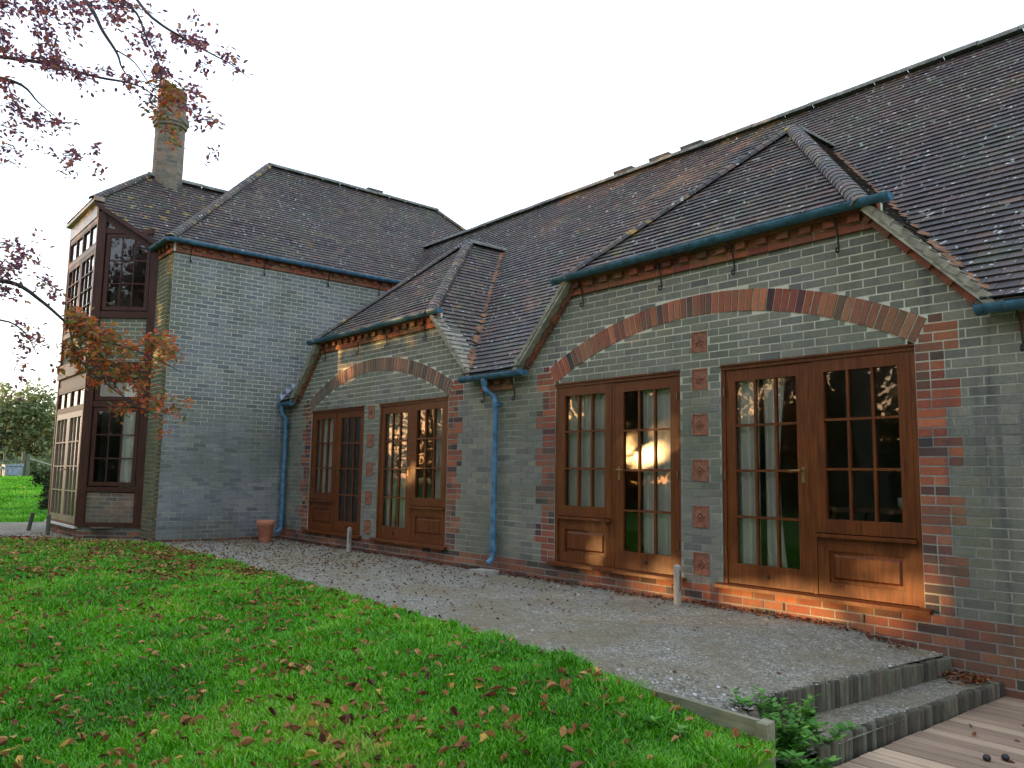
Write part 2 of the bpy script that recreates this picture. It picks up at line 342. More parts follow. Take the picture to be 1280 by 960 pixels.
# ------------------------------------------------------------------ timber edgings
def log_edging(pts, h, label):
    """pts: (x, y, top z) along the row"""
    P = [Vector(p) for p in pts]; o0 = Vector((P[0].x, (P[0].y+P[-1].y)/2, P[0].z-h)); root = empty('log_edging', o0); tag(root, label, 'log edging', 'log roll step edgings at the end of the path')
    mb = MB(); wr = []
    for a, b_ in zip(P, P[1:]):
        n = max(1, int((b_-a).length/.052))
        for k in range(n):
            q = a.lerp(b_, k/n); r_ = .025+.007*rt(); dz = .012*noise.noise(q*3)+.012*(rt()-.5); q = q+Vector((.008*(rt()-.5), 0, dz))-o0
            mb.lathe([(r_, -h), (r_, -.012), (r_*.85, -.002), (.0005, .002)], tuple(q), 9, (rt(), 0, 0)); wr.append(q+Vector((-.028, 0, -h*.4)))
    mb.build('log_row', M['log'], root, True)
    mb = MB(); mb.tube(wr, .0025, 4); mb.build('wire', M['iron'], root)
log_edging([(-2.7, -.03, -.3), (-2.73, -1.1, -.262), (-2.77, -2.0, -.245), (-2.77, -2.38, -.235), (-2.70, -2.56, -.24), (-2.60, -2.68, -.25), (-2.5, -2.82, -.28)], .26, 'upper row of short dark log stakes holding the gravel path')
log_edging([(-2.35, -.03, -.405), (-2.37, -1.1, -.395), (-2.40, -2.1, -.39), (-2.36, -2.5, -.395)], .2, 'lower row of short dark log stakes beside the timber deck')
root = empty('edging_board', (-3.2, -2.76, -.415)); tag(root, 'weathered grey plank with end stake holding the path edge against the lawn', 'edging board')
mb = MB(); mb.hexa([(-.95, .0, .04), (.75, -.13, .02), (.75, -.095, .02), (-.95, .035, .04), (-.95, .0, .19), (.75, -.13, .205), (.75, -.095, .205), (-.95, .035, .19)]); mb.build('plank', M['board'], root)
mb = MB(); mb.hexa([(.755, -.15, -.15), (.82, -.15, -.15), (.82, -.08, -.15), (.755, -.08, -.15), (.755, -.15, .2), (.82, -.15, .2), (.82, -.08, .21), (.755, -.08, .21)]); mb.build('stake', M['board'], root)

# ------------------------------------------------------------------ THE HOUSE
house = empty('brick_house', (-8, 2, -.2)); tag(house, 'long grey brick house with arched gables, dark tiled roof and taller left wing', 'house')
HOFF = Vector((-8, 2, -.2))
class HB(MB):
    def build(s, name, mats, parent=None, smooth=False):
        s.v = [(v[0]-HOFF.x, v[1]-HOFF.y, v[2]-HOFF.z) for v in s.v]
        return MB.build(s, name, mats, parent or house, smooth)
CH = .075
def sub_iv(iv, a, b_):
    r = []
    for (p, q, k) in iv:
        if b_ <= p or a >= q: r.append((p, q, k)); continue
        if a > p: r.append((p, a, k))
        if b_ < q: r.append((b_, q, k))
    return r
def brick_wall(name, O, U, Nn, z0, rows, fn, depth=.22, parent=None, flush=.0, holder=None, bm='brick'):
    """O point on the face at z=0,u=0; fn(z) -> list of (u0,u1,kind)"""
    O = Vector(O); U = Vector(U); Nn = Vector(Nn); Z = Vector((0, 0, 1))
    mb = holder or HB()
    def P(u, n, z_): return O+U*u+Nn*n+Z*z_
    for r in range(rows):
        za = z0+r*CH; zb = za+CH; zm = (za+zb)/2; ivs = fn(zm)
        k_row = int(round(za/CH))
        # backing (mortar)
        for (a, b_, k) in ivs:
            c_ = [P(a, -.0035, za), P(b_, -.0035, za), P(b_, -depth, za), P(a, -depth, za), P(a, -.0035, zb), P(b_, -.0035, zb), P(b_, -depth, zb), P(a, -depth, zb)]
            mb.hexa(c_, (0, 0, 0), 1)
            ph = (k_row % 2)*.1125; pitch = .225
            n0 = math.floor((a-ph)/pitch)-1; u = n0*pitch+ph; cuts = []
            hd = random.random; w_ = b_-a
            if k == 1 and w_ < .4:
                q_ = int(za/CH) % 2
                if w_ > .28: cuts = [(a+.005, a+.108), (a+.12, b_-.005)] if q_ else [(a+.005, b_-.12), (b_-.108, b_-.005)]
                elif w_ > .16: cuts = [(a+.005, b_-.005)] if q_ else [(a+.005, (a+b_)/2-.006), ((a+b_)/2+.006, b_-.005)]
                else: cuts = [(a+.005, b_-.005)] if w_ > .03 else []
                u = b_
            while u < b_:
                x0 = max(u+.0065, a+(.005 if u < a else 0)); x1 = min(u+pitch-.0065, b_-.005)
                if k == 1 and (k_row % 3 == 1) and False: pass
                if x1-x0 > .022: cuts.append((x0, x1))
                u += pitch
            for (x0, x1) in cuts:
                j = .0016; nn = (rt()-.5)*.004+flush; tn_ = (min(1, max(0, random.gauss(.5, .24))), k, rt())
                if k == 1 and rt() < .08: tn_ = (rt()*.25, k, rt())
                zz0 = za+.0062+j*(rt()-.5); zz1 = zb-.0062+j*(rt()-.5)
                c_ = [P(x0, nn, zz0), P(x1, nn, zz0), P(x1, -.012, zz0), P(x0, -.012, zz0), P(x0, nn, zz1), P(x1, nn, zz1), P(x1, -.012, zz1), P(x0, -.012, zz1)]
                mb.hexa(c_, tn_, 0, skip=(4,))
    if holder: return mb
    return mb.build(name, [M[bm], M['mortar']], parent)
# --- facade
GC = (-11.325, -4.955); WX = (-13.41, -11.09, -7.05, -4.71); WW = 1.85; WH = 2.1
ARC_R = 4.47; ARC_Z = 2.1+.53-4.47; RING = .215
PLZ = [round((q-.0375)/.075)*.075+.0375 for q in (2.39, 2.0, 1.56, 1.11, .655, .2)]
def half(z): return 1.78+(3.29-z)/1.03
def fac(z):
    if z < 2.34: iv = [(-14.5, 3.0, 0)]
    elif z < 3.3: iv = [(GC[0]-half(z), GC[0]+half(z), 0), (GC[1]-half(z), GC[1]+half(z), 0)]
    else: return []
    if z < -.35: iv = sub_iv(iv, -14.6, -2.75)
    if 0 < z < 2.1:
        for x in WX: iv = sub_iv(iv, x, x+WW)
    res = []
    # terracotta squares
    for g in GC:
        for tz in PLZ:
            if abs(z-tz) < .08 and not (g == GC[0] and tz > 2.2): iv = sub_iv(iv, g-.1, g+.1)
    # arch rings
    for g in GC:
        if z > 2.1 and z < ARC_Z+ARC_R+RING:
            wo = math.sqrt(max(0, (ARC_R+RING)**2-(z-ARC_Z)**2)); wo = min(wo, 2.105+(z-2.1)*2.105/3.94)
            wi2 = ARC_R**2-(z-ARC_Z)**2
            if wi2 > 0:
                wi = math.sqrt(wi2)
                if wi < wo: iv = sub_iv(iv, g-wo, g-wi); iv = sub_iv(iv, g+wi, g+wo)
            else: iv = sub_iv(iv, g-wo, g+wo)
    # quoins
    if z < 0:
        return [(a, b_, 1) for (a, b_, k) in iv]
    if z < 2.34:
        row = int(z//CH); wd = .335 if (row//3) % 2 == 1 else .2245
        sp = []
        for g in GC:
            e = 2.095+max(0, z-2.1)*.534
            sp += [(g-2.095-wd, g-e), (g+e, g+2.095+wd)]
        for (a, b_, k) in iv:
            cur = [(a, b_, k)]
            for (p, q) in sp:
                nx_ = []
                for (c0, c1, kk) in cur:
                    lo = max(c0, p); hi = min(c1, q)
                    if hi-lo > .02:
                        if lo-c0 > .001: nx_.append((c0, lo, kk))
                        nx_.append((lo, hi, 1))
                        if c1-hi > .001: nx_.append((hi, c1, kk))
                    else: nx_.append((c0, c1, kk))
                cur = nx_
            res += cur
        return res
    return iv
brick_wall('front_wall', (0, 0, 0), (1, 0, 0), (0, -1, 0), -.675, 53, fac)
# arches
for g in GC:
    mb = HB(); n = 58; a0 = math.asin(2.105/ARC_R)
    nb = 40
    for i in range(nb):
        t0 = -a0*1.03+2.06*a0*i/nb; t1 = -a0*1.03+2.06*a0*(i+1)/nb; f_ = lambda t_, r_: (g+math.sin(t_)*r_, .0028, ARC_Z+math.cos(t_)*r_)
        mb.poly([f_(t0, ARC_R-.002), f_(t1, ARC_R-.002), f_(t1, ARC_R+RING+.09), f_(t0, ARC_R+RING+.09)], (0, 0, 0), 1)
        if ARC_Z+math.cos(max(abs(t0), abs(t1)))*(ARC_R-.08) > 2.1: mb.poly([f_(t0, ARC_R-.08), f_(t1, ARC_R-.08), f_(t1, ARC_R-.003), f_(t0, ARC_R-.003)], (0, 0, 0), 1)
    for i in range(n):
        t0 = -a0+2*a0*i/n; t1 = -a0+2*a0*(i+1)/n; gp = .0066/ARC_R
        tt = (t0+gp, t1-gp); ra, rb_ = ARC_R+.004, ARC_R+RING-.004; y0 = -.004-.004*rt(); y1 = .05
        def Q(t_, r_, y_): return (g+math.sin(t_)*r_, y_, ARC_Z+math.cos(t_)*r_)
        # keep mortar line at the outer radius too
        go = .0066/rb_
        c_ = [Q(tt[0], ra, y0), Q(tt[1], ra, y0), Q(tt[1], ra, y1), Q(tt[0], ra, y1), Q(t0+go, rb_, y0), Q(t1-go, rb_, y0), Q(t1-go, rb_, y1), Q(t0+go, rb_, y1)]
        mb.hexa(c_, (max(0, min(1, random.gauss(.5, .25))), .55 if g == GC[0] else 1, rt()), 0)
        c_ = [Q(t0, ARC_R-.004, .005), Q(t1, ARC_R-.004, .005), Q(t1, ARC_R-.004, .2), Q(t0, ARC_R-.004, .2), Q(t0, ARC_R+RING+.01, .005), Q(t1, ARC_R+RING+.01, .005), Q(t1, ARC_R+RING+.01, .2), Q(t0, ARC_R+RING+.01, .2)]
        mb.hexa(c_, (0, 0, 0), 1)
    mb.build('brick_arch', [M['brick'], M['mortar']])
# terracotta tiles with a flower in relief
def terratile(x, z):
    mb = HB(); y = -.002
    mb.box(x-.094, x+.094, y, .05, z-.105, z+.105); mb.box(x-.1, x+.1, .001, .2, z-.1125, z+.1125, m=1)
    for (a, b_, c_, d_) in ((-.094, .094, .092, .105), (-.094, .094, -.105, -.092), (-.094, -.081, -.092, .092), (.081, .094, -.092, .092)):
        mb.box(x+a, x+b_, y-.007, y+.001, z+c_, z+d_)
    for k in range(8):
        an = k*PI/4+rt()*.2; l = .062 if k % 2 == 0 else .05
        dx, dz = math.cos(an), math.sin(an); wq = .017
        pts = [(x+dx*.008, z+dz*.008), (x+dx*l*.6-dz*wq, z+dz*l*.6+dx*wq), (x+dx*l, z+dz*l), (x+dx*l*.6+dz*wq, z+dz*l*.6-dx*wq)]
        top = (x+dx*l*.55, y-.016, z+dz*l*.55)
        for q in range(4):
            p0 = pts[q]; p1 = pts[(q+1) % 4]; mb.poly([(p0[0], y-.001, p0[1]), (p1[0], y-.001, p1[1]), top])
    mb.tube([(x, y+.002, z), (x, y-.012, z), (x, y-.018, z)], [.014, .014, .006], 8)
    mb.build('terracotta_plaque', [M['terracotta_tile'], M['mortar']])
for tz in PLZ: terratile(GC[1], tz)
for tz in PLZ[1:]: terratile(GC[0], tz)

# --- wing walls
XW = -14.5; WE = 5.03
def wingfn(z): return [(-2.2165, 7.6, 1 if z < -.06 and (z < -.14) else 0)] if z < WE-.02 else []
brick_wall('wing_side_wall', (XW, 0, 0), (0, 1, 0), (1, 0, 0), -.375, 72, wingfn, bm='brick_skylit')
brick_wall('wing_end_wall', (0, -2.22, 0), (1, 0, 0), (0, -1, 0), -.375, 72, lambda z: [(-15.42, XW-.006, 1 if z < -.14 else 0)] if z < WE-.02 else [], bm='brick_algae')
mb = HB(); mb.box(-20.1, -19.2, -2.22, 7.6, -.4, 5.0); mb.box(-19.2, -14.73, 7.3, 7.6, -.4, 5.0); mb.box(-14.3, 3, 7.3, 7.6, -.4, 2.3); mb.box(2.8, 3, .22, 7.3, -.7, 2.3)
mb.build('rear_wall', M['mortar'])
C1 = Vector((-16.13, -3.07, 0)); C0 = Vector((-15.4, -2.2, 0)); BU = (C0-C1).normalized(); BN = Vector((BU.y, -BU.x, 0)); BL = (C0-C1).length
# bay: plinth and spandrel bricks
def bayiv(z):
    if z < 0: return [(0, BL, 1 if z < -.08 else 0)]
    if .075 < z < .6: return [(.10, BL-.13, .45)]
    return []
brick_wall('bay_side_brickwork', C1+BN*.0, BU, BN, -.375, 15, bayiv, .1)
brick_wall('bay_side_brickwork', C1+BN*.0, BU, BN, 2.925, 12, lambda z: [(.0, BL-.02, 0)] if z < 3.76 else [], .1)
BFW = 2.35
brick_wall('bay_front_brickwork', (C1.x-BFW, C1.y, 0), (1, 0, 0), (0, -1, 0), -.375, 5, lambda z: [(.012, BFW-.012, 1)], .1)
brick_wall('bay_front_brickwork', (C1.x-BFW, C1.y, 0), (1, 0, 0), (0, -1, 0), 3.0, 8, lambda z: [(.02, BFW-.012, 0)], .1)
C2 = Vector((C1.x-BFW, C1.y, 0)); C3 = Vector((C2.x-.73, -2.2, 0)); 
mb = HB(); mb.hexa([C2+Vector((0, 0, -.4)), C3+Vector((0, 0, -.4)), C3+Vector((.1, .1, -.4)), C2+Vector((.1, .1, -.4)), C2+Vector((0, 0, 5.6)), C3+Vector((0, 0, 4.9)), C3+Vector((.1, .1, 4.9)), C2+Vector((.1, .1, 5.6))])
mb.build('bay_far_side', M['dark_wood'])

# --- eaves bands of red brick with dentils
def eaves_band(name, A, B, Nn, ztop, n_rows=1, upslope=None):
    mb = HB(); A = Vector(A); B = Vector(B); U = (B-A); Lh = U.length; U = U.normalized(); Nn = Vector(Nn); Z = Vector((0, 0, 1)) if upslope is None else Vector(upslope)
    def bx(u0, u1, n0, n1, z0, z1, a, m_):
        c_ = [A+U*u0+Nn*n1+Z*z0, A+U*u1+Nn*n1+Z*z0, A+U*u1+Nn*n0+Z*z0, A+U*u0+Nn*n0+Z*z0, A+U*u0+Nn*n1+Z*z1, A+U*u1+Nn*n1+Z*z1, A+U*u1+Nn*n0+Z*z1, A+U*u0+Nn*n0+Z*z1]
        mb.hexa(c_, a, m_)
    u = 0
    while u < Lh:
        e = min(u+.225, Lh)
        bx(u+.004, e-.004, -.01, .032+.003*rt(), -.07, -.005, (.35+.45*rt(), 1, rt()), 0); u += .225
    bx(0.002, Lh-.002, -.012, .026, -.068, .125, (0, 0, 0), 1)
    u = 0; k = 0
    while u < Lh:
        e = min(u+.1125, Lh)
        bx(u+.003, e-.003, 0, (.075 if k % 2 else .036)+.002*rt(), .003, .07, (.2+.55*rt(), 1, rt()), 0); u += .1125; k += 1
    u = .05
    while u < Lh:
        e = min(u+.225, Lh); bx(u+.004, e-.004, 0, .085, .076, .14, (.35+.5*rt(), 1, rt()), 0); u += .225
    return mb.build(name, [M['brick'], M['mortar']])
for g in GC: eaves_band('eaves_brick_band', (g-1.88, 0, 3.19), (g+1.88, 0, 3.19), (0, -1, 0), 3.3)
eaves_band('eaves_brick_band', (GC[0]+2.85, 0, 2.17), (GC[1]-2.85, 0, 2.17), (0, -1, 0), 2.3)
eaves_band('eaves_brick_band', (GC[1]+2.85, 0, 2.17), (3, 0, 2.17), (0, -1, 0), 2.3)
eaves_band('eaves_brick_band', (XW, -2.22, 4.9), (XW, 2.6, 4.9), (1, 0, 0), 5)
eaves_band('eaves_brick_band', (-15.3, -2.22, 4.9), (XW+.05, -2.22, 4.9), (0, -1, 0), 5)
# sloping verge bands
for g in GC:
    for sgn in (-1, 1):
        mb = HB(); a = Vector((g+sgn*2.74, 0, 2.33)); b_ = Vector((g+sgn*1.83, 0, 3.27)); U = (b_-a); Lh = U.length; U.normalize(); W = Vector((-U.z, 0, U.x))*(1 if sgn > 0 else -1)
        W = Vector((sgn*abs(U.z), 0, abs(U.x)))
        def bx(u0, u1, w0, w1, y0, y1, at_, m_):
            c_ = []
            for (w_,) in ((w0,), (w1,)):
                for (u_, y_) in ((u0, y0), (u1, y0), (u1, y1), (u0, y1)): c_.append(a+U*u_+W*w_+Vector((0, y_, 0)))
            mb.hexa(c_, at_, m_)
        u = .02
        while u < Lh:
            e = min(u+.1125, Lh+.02); k = int(u/.1125) % 2
            bx(u+.004, e-.004, -.12, -.055, -.04-.02*k, .01, (.3+.45*rt(), 1, rt()), 0); u += .1125
        bx(0, Lh, -.118, -.03, -.03, .05, (0, 0, 0), 1)
        bx(-.02, Lh+.04, -.06, .0, -.138, .03, (0, 0, 0), 2)
        mb.build('verge', [M['brick'], M['mortar'], M['verge_mortar']])

# --- roofs
def arch_tile(mb, P, d, up, ln, r0, r1, seg=6, a=(0, 0, 0), m=0, th=.012):
    d = Vector(d).normalized(); P = Vector(P); s_ = d.cross(Vector(up)).normalized(); u_ = s_.cross(d).normalized()
    n0 = len(mb.v)
    for (q, r) in ((0, r0), (ln, r1)):
        for rr in (r, r-th):
            for k in range(seg+1):
                an = PI*k/seg; mb.v.append(tuple(P+d*q+s_*math.cos(an)*rr+u_*(math.sin(an)*rr*.75)))
    sg = seg+1
    for k in range(seg):
        for (i, j) in ((0, 2), (0, 1)):
            mb.f.append((n0+i*sg+k, n0+i*sg+k+1, n0+j*sg+k+1, n0+j*sg+k)); mb.a.append(a); mb.m.append(m)
def line_tiles(mb, A, B, step, r0, r1, lift=.03, m=0, jitter=.3):
    A = Vector(A); B = Vector(B); d = (B-A); Ln = d.length; d.normalize(); n = int(Ln/step)
    for i in range(n):
        P = A+d*(i*step); up = Vector((0, 0, 1)); tilt = d+Vector((0, 0, -1))*lift*2
        arch_tile(mb, P+Vector((0, 0, lift)), tilt, up, step*1.35, r0*(1+.06*(rt()-.5)), r1, 6, (rt(), 1, rt()), m)
def tiles(mb, O, U, V, vmax, uL, uR, skip=None, lichen=0, uw=.165, gauge=.1, sheet=True):
    O = Vector(O); U = Vector(U).normalized(); V = Vector(V).normalized(); Nn = U.cross(V).normalized()
    if Nn.z < 0: Nn = -Nn
    v = 0; r = 0
    def P(u, v_, n): return O+U*u+V*v_+Nn*n
    while v < vmax:
        v1 = min(v+gauge+.012, vmax+.01); a0, b0 = uL(v), uR(v); a1, b1 = uL(v1), uR(v1)
        lo = min(a0, a1); hi = max(b0, b1); ph = (r % 2)*uw/2; k = math.floor((lo-ph)/uw); u = k*uw+ph
        sag = .006*noise.noise(Vector((O.x, v*1.1, 7)))
        while u < hi:
            p0, q0 = max(u+.0015, a0), min(u+uw-.0015, b0); p1, q1 = max(u+.0015, a1), min(u+uw-.0015, b1)
            if q0-p0 > .012 or q1-p1 > .012:
                if q0 < p0: p0 = q0 = (p0+q0)/2
                if q1 < p1: p1 = q1 = (p1+q1)/2
                if not (skip and skip(P((p0+q0)/2, v, 0))):
                    j = .0035*(rt()-.5); js = .004*(rt()-.5); jv = .006*(rt()-.5); w_ = sag+.012*noise.noise(P(u, v, 0)*.6)
                    f0 = [P(p0, v+jv, .028+j+w_), P(q0, v+jv, .028+j+js+w_), P(q1, v1, .010+w_), P(p1, v1, .010+w_)]
                    b0_ = [P(p0, v+jv, .014+j+w_), P(q0, v+jv, .014+j+js+w_)]
                    tn_ = (min(1, max(0, random.gauss(.48, .22))), lichen, rt())
                    n0 = len(mb.v); mb.v += [tuple(x) for x in f0+b0_]
                    for fc in ((0, 1, 2, 3), (4, 5, 1, 0), (4, 0, 3), (1, 5, 2)):
                        mb.f.append(tuple(n0+z_ for z_ in fc)); mb.a.append(tn_); mb.m.append(0)
            u += uw
        v += gauge; r += 1
    if sheet:
        n = 24
        for i in range(n):
            va, vb = vmax*i/n, vmax*(i+1)/n
            if uR(va) > uL(va) or uR(vb) > uL(vb):
                mb.poly([P(uL(va), va, -.01), P(uR(va), va, -.01), P(uR(vb), vb, -.01), P(uL(vb), vb, -.01)], (0, 0, 0), 1)
s45 = math.sqrt(.5)
MY0, MZ0 = -.14, 2.34                                     # main eave
YR, ZR = 3.85, 2.34+3.99
GS_ = 1.03; GZ = 5.12
def zmain(y): return MZ0+(y-MY0)
def zgab(x, g): return GZ-abs(x-g)*GS_
def yhip(z): return -.15+(z-3.3)*(1.86+.15)/(GZ-3.3)
def skipmain(P):
    for g in GC:
        zz = zgab(P.x, g)
        if P.y > 1.86 or True:
            fr = zz if zz < 3.3 else min(zz, 3.3+(P.y+.15)*(GZ-3.3)/2.01)
            if fr > P.z+.09 and abs(P.x-g) < 2.75: return True
    return False
roof = HB(); VM = 3.99/s45
def mL(v):
    z = MZ0+v*s45
    return -14.49 if z < 5.0 else -14.49-(z-5.0)*1.0
tiles(roof, (0, MY0, MZ0), (1, 0, 0), (0, 1, 1), VM, mL, lambda v: 3.2, skipmain, sheet=False)
# underlay of the main plane, left open under the gables
def msheet(x0, x1, y0, y1): roof.poly([(x0, y0, zmain(y0)-.015), (x1, y0, zmain(y0)-.015), (x1, y1, zmain(y1)-.015), (x0, y1, zmain(y1)-.015)], (0, 0, 0), 1)
for (a, b_) in ((-14.49, GC[0]-2.6), (GC[0]+2.6, GC[1]-2.6), (GC[1]+2.6, 3.2)): msheet(a, b_, MY0, .22)
msheet(-14.49, 3.2, .22, 2.6); msheet(-15.7, 3.2, 2.6, YR)
roof.poly([(-17, YR, ZR-.015), (3.2, YR, ZR-.015), (3.2, YR+4, ZR-4), (-17, YR+4, ZR-4)], (0, 0, 0), 1)
# gable roofs
for g in GC:
    ln = GS_; sl_ = math.hypot(1, ln)
    vm = (GZ-2.33)/(ln/sl_)
    for sgn in (1, -1):
        x0 = g+sgn*(GZ-2.33)/GS_
        def zf(v): return 2.33+v*ln/sl_
        def fr(v, sgn=sgn): z = zf(v); return -.13 if z < 3.3 else yhip(z)
        def bk(v): return max(zf(v)-MZ0+MY0+.0, fr(v)-.0)
        if sgn > 0: tiles(roof, (x0, 0, 2.33), (0, 1, 0), (-1, 0, ln), vm, fr, bk, lichen=.4)
        else: tiles(roof, (x0, 0, 2.33), (0, 1, 0), (1, 0, ln), vm, fr, bk, lichen=.4)
    dy = 2.01; dz = GZ-3.3; sl2 = math.hypot(dy, dz)
    def hw(v, dz=dz, sl2=sl2): return (GZ-(3.3+v*dz/sl2))/GS_
    tiles(roof, (g, -.15, 3.3), (1, 0, 0), (0, dy, dz), sl2, lambda v: -hw(v), lambda v: hw(v), lichen=.3)
# wing
WR = (-17.29, 7.94)
vmw = (7.94-5.03)/s45
tiles(roof, (-14.38, 0, 5.03), (0, 1, 0), (-1, 0, 1), vmw, lambda v: -2.34+v*s45, lambda v: min(8.07-v*s45, 99), lichen=.25,
      skip=lambda P: P.y > 2.7 and zmain(min(P.y, 2*YR-P.y)) > P.z+.1)
def wl(v):
    return -2.9+v*s45
tiles(roof, (-17.29, -2.34, 5.03), (1, 0, 0), (0, 1, 1), vmw, lambda v: -(2.91-v*s45), lambda v: 2.91-v*s45, lichen=.25)
roof.poly([(-20.2, -2.34, 5.03), (-20.2, 8.07, 5.03), (-17.29, 5.16, 7.92), (-17.29, .57, 7.92)], (0, 0, 0), 1)
roof.poly([(-20.2, 8.07, 5.03), (-14.38, 8.07, 5.03), (-17.29, 5.16, 7.92)], (0, 0, 0), 1)
# bay roof
BZ = 7.05
def bx_(v): return (BZ-5.0)-v*s45
def bfront(v):
    z = 5.0+v*s45; x = -17.29+(BZ-z)
    ycant = C1.y+(x-C1.x)*(C0.y-C1.y)/(C0.x-C1.x)-.12
    y = max(ycant, -3.2) if z < 6.0 else -3.2+(z-6.0)*1.16
    return y
tiles(roof, (-17.29+(BZ-5.0), 0, 5.0), (0, 1, 0), (-1, 0, 1), (BZ-5.0)/s45, bfront, lambda v: 5.0+v*s45-7.37, lichen=1)
dy, dz = 1.22, 1.05; sl2 = math.hypot(dy, dz)
tiles(roof, (-17.29, -3.2, 6.0), (1, 0, 0), (0, dy, dz), sl2, lambda v: -(1.05-v*dz/sl2), lambda v: 1.05-v*dz/sl2, lichen=1)
roof.poly([(-19.3, -2.0, 5.0), (-18.34, -3.2, 6.0), (-17.29, -1.98, 7.05), (-17.29, -.32, 7.05)], (0, 0, 0), 1)
roof_o = roof.build('roof', [M['tile'], M['tile_grey']])
# ridges
def ridge_line(name, A, B, mm='ridge', step=.45, r=.125):
    mb = HB(); A = Vector(A); B = Vector(B); d = (B-A); Ln = d.length; d.normalize(); n = max(1, int(Ln/step)); st = Ln/n
    for i in range(n): arch_tile(mb, A+d*(i*st)+Vector((0, 0, -.04+.008*rt())), d, (0, 0, 1), st*.985, r*(1+.03*rt()), r*(1+.03*rt()), 8, (rt(), 0, 0))
    return mb.build(name, M[mm], roof_o_parent, False)
roof_o_parent = roof_o
ridge_line('ridge_tiles', (-15.8, YR, ZR+.03), (3.2, YR, ZR+.03))
ridge_line('ridge_tiles', (-17.29, .55, 7.97), (-17.29, 5.2, 7.97))
ridge_line('ridge_tiles', (-17.29, -2.0, 7.08), (-17.29, -.3, 7.08))
for g in GC: ridge_line('ridge_tiles', (g, 1.8, GZ+.02), (g, 2.68, GZ+.02), r=.11)
def bonnets(A, B, step=.105, r0=.1, r1=.09, mm='tile'):
    mb = HB(); line_tiles(mb, Vector(A)-Vector((0, 0, .035)), Vector(B)-Vector((0, 0, .035)), step, r0, r1, .006); return mb.build('bonnet_tiles', M[mm], roof_o)
for g in GC:
    for s_ in (-1, 1): bonnets((g+s_*1.80, -.16, 3.31), (g, 1.84, GZ+.03))
bonnets((-14.38, -2.34, 5.05), (-17.29, .57, 7.97)); bonnets((-17.29, 5.16, 7.97), (-14.38, 8.0, 5.05)); bonnets((-16.24, -3.2, 6.02), (-17.29, -1.98, 7.08))
def valley(A, B, mm='valley'):
    mb = HB(); A = Vector(A); B = Vector(B); d = (B-A); n = int(d.length/.11); d.normalize(); s_ = d.cross(Vector((0, 0, 1))).normalized()
    for i in range(n):
        P = A+d*(i*.11)+Vector((0, 0, .035+.01*rt())); w0 = .05+.05*rt(); k = s_*w0
        if rt() < .25: continue
        mb.poly([P-k+Vector((0, 0, .02)), P, P+d*.12, P-k+d*.12+Vector((0, 0, .01))], (rt(), 0, 0)); mb.poly([P, P+k+Vector((0, 0, .02)), P+k+d*.12+Vector((0, 0, .01)), P+d*.12], (rt(), 0, 0))
    mb.build('valley_tiles', M[mm], roof_o)
for g in GC:
    valley((g+2.67, MY0+.06, 2.40), (g, 2.64, GZ)); valley((g-2.67, MY0+.06, 2.40), (g, 2.64, GZ))
valley((-14.45, 2.57, 5.07), (-15.75, YR, ZR))
# verge tile ends
for g in GC:
    for sgn in (-1, 1):
        mb = HB(); a = Vector((g+sgn*2.71, -.12, 2.35)); b_ = Vector((g+sgn*1.80, -.12, 3.29)); d = b_-a; n = int(d.length/.1); d.normalize(); W = Vector((sgn*abs(d.z), 0, abs(d.x)))
        for i in range(n):
            P = a+d*(i*.1); q = d*.125
            c_ = [P+Vector((0, -.03, 0)), P+q+Vector((0, -.03, 0)), P+q+Vector((0, .12, 0)), P+Vector((0, .12, 0))]
            jt = .012*(rt()-.5); c_ = [q_+Vector((0, jt, 0)) for q_ in c_]; mb.hexa([c_[0]-W*.012, c_[1]-W*.03, c_[2]-W*.03, c_[3]-W*.012, c_[0]+W*.034, c_[1]+W*.016, c_[2]+W*.016, c_[3]+W*.034], (rt(), 0, 0))
        mb.build('verge_tiles', M['verge_tile'], roof_o)
# ridge vents
def vent(P, ax):
    mb = HB(); P = Vector(P); a = Vector(ax); s_ = Vector((a.y, -a.x, 0))
    c_ = [P-a*.2-s_*.09, P+a*.2-s_*.09, P+a*.2+s_*.09, P-a*.2+s_*.09]
    mb.hexa(c_+[q+Vector((0, 0, .055)) for q in (P-a*.21-s_*.1, P+a*.21-s_*.1, P+a*.21+s_*.1, P-a*.21+s_*.1)]); mb.build('ridge_vent', M['tile_grey'], roof_o)
for x in (-9.41, -8.59, -7.92): vent((x, YR, ZR+.06), (1, 0, 0))
vent((-17.29, 3.3, 8.0), (0, 1, 0))
# chimney
mb = HB(); cc = Vector((-17.29, -1.62, 0)); RC = .31
for k in range(8):
    a0_, a1_ = (k-.5)*PI/4, (k+.5)*PI/4
    def ring(a_, r): return cc+Vector((math.cos(a_), math.sin(a_), 0))*r
    def face(r, za, nr, kd=.3):
        A_ = ring(a0_, r); B_ = ring(a1_, r); U = (B_-A_); Ln = U.length; U.normalize(); Nn = Vector((math.cos(k*PI/4), math.sin(k*PI/4), 0))
        brick_wall('', A_+Nn*0, U, Nn, za, nr, lambda z: [(0.002, Ln-.002, kd)], .12, holder=mb)
    face(RC-.01, 6.0, 29); face(RC+.03, 8.175, 1); face(RC+.055, 8.25, 2); face(RC+.025, 8.4, 1, .8); face(RC-.02, 8.475, 7, .8)
mb.build('chimney', [M['brick'], M['chimney_mortar']], roof_o)
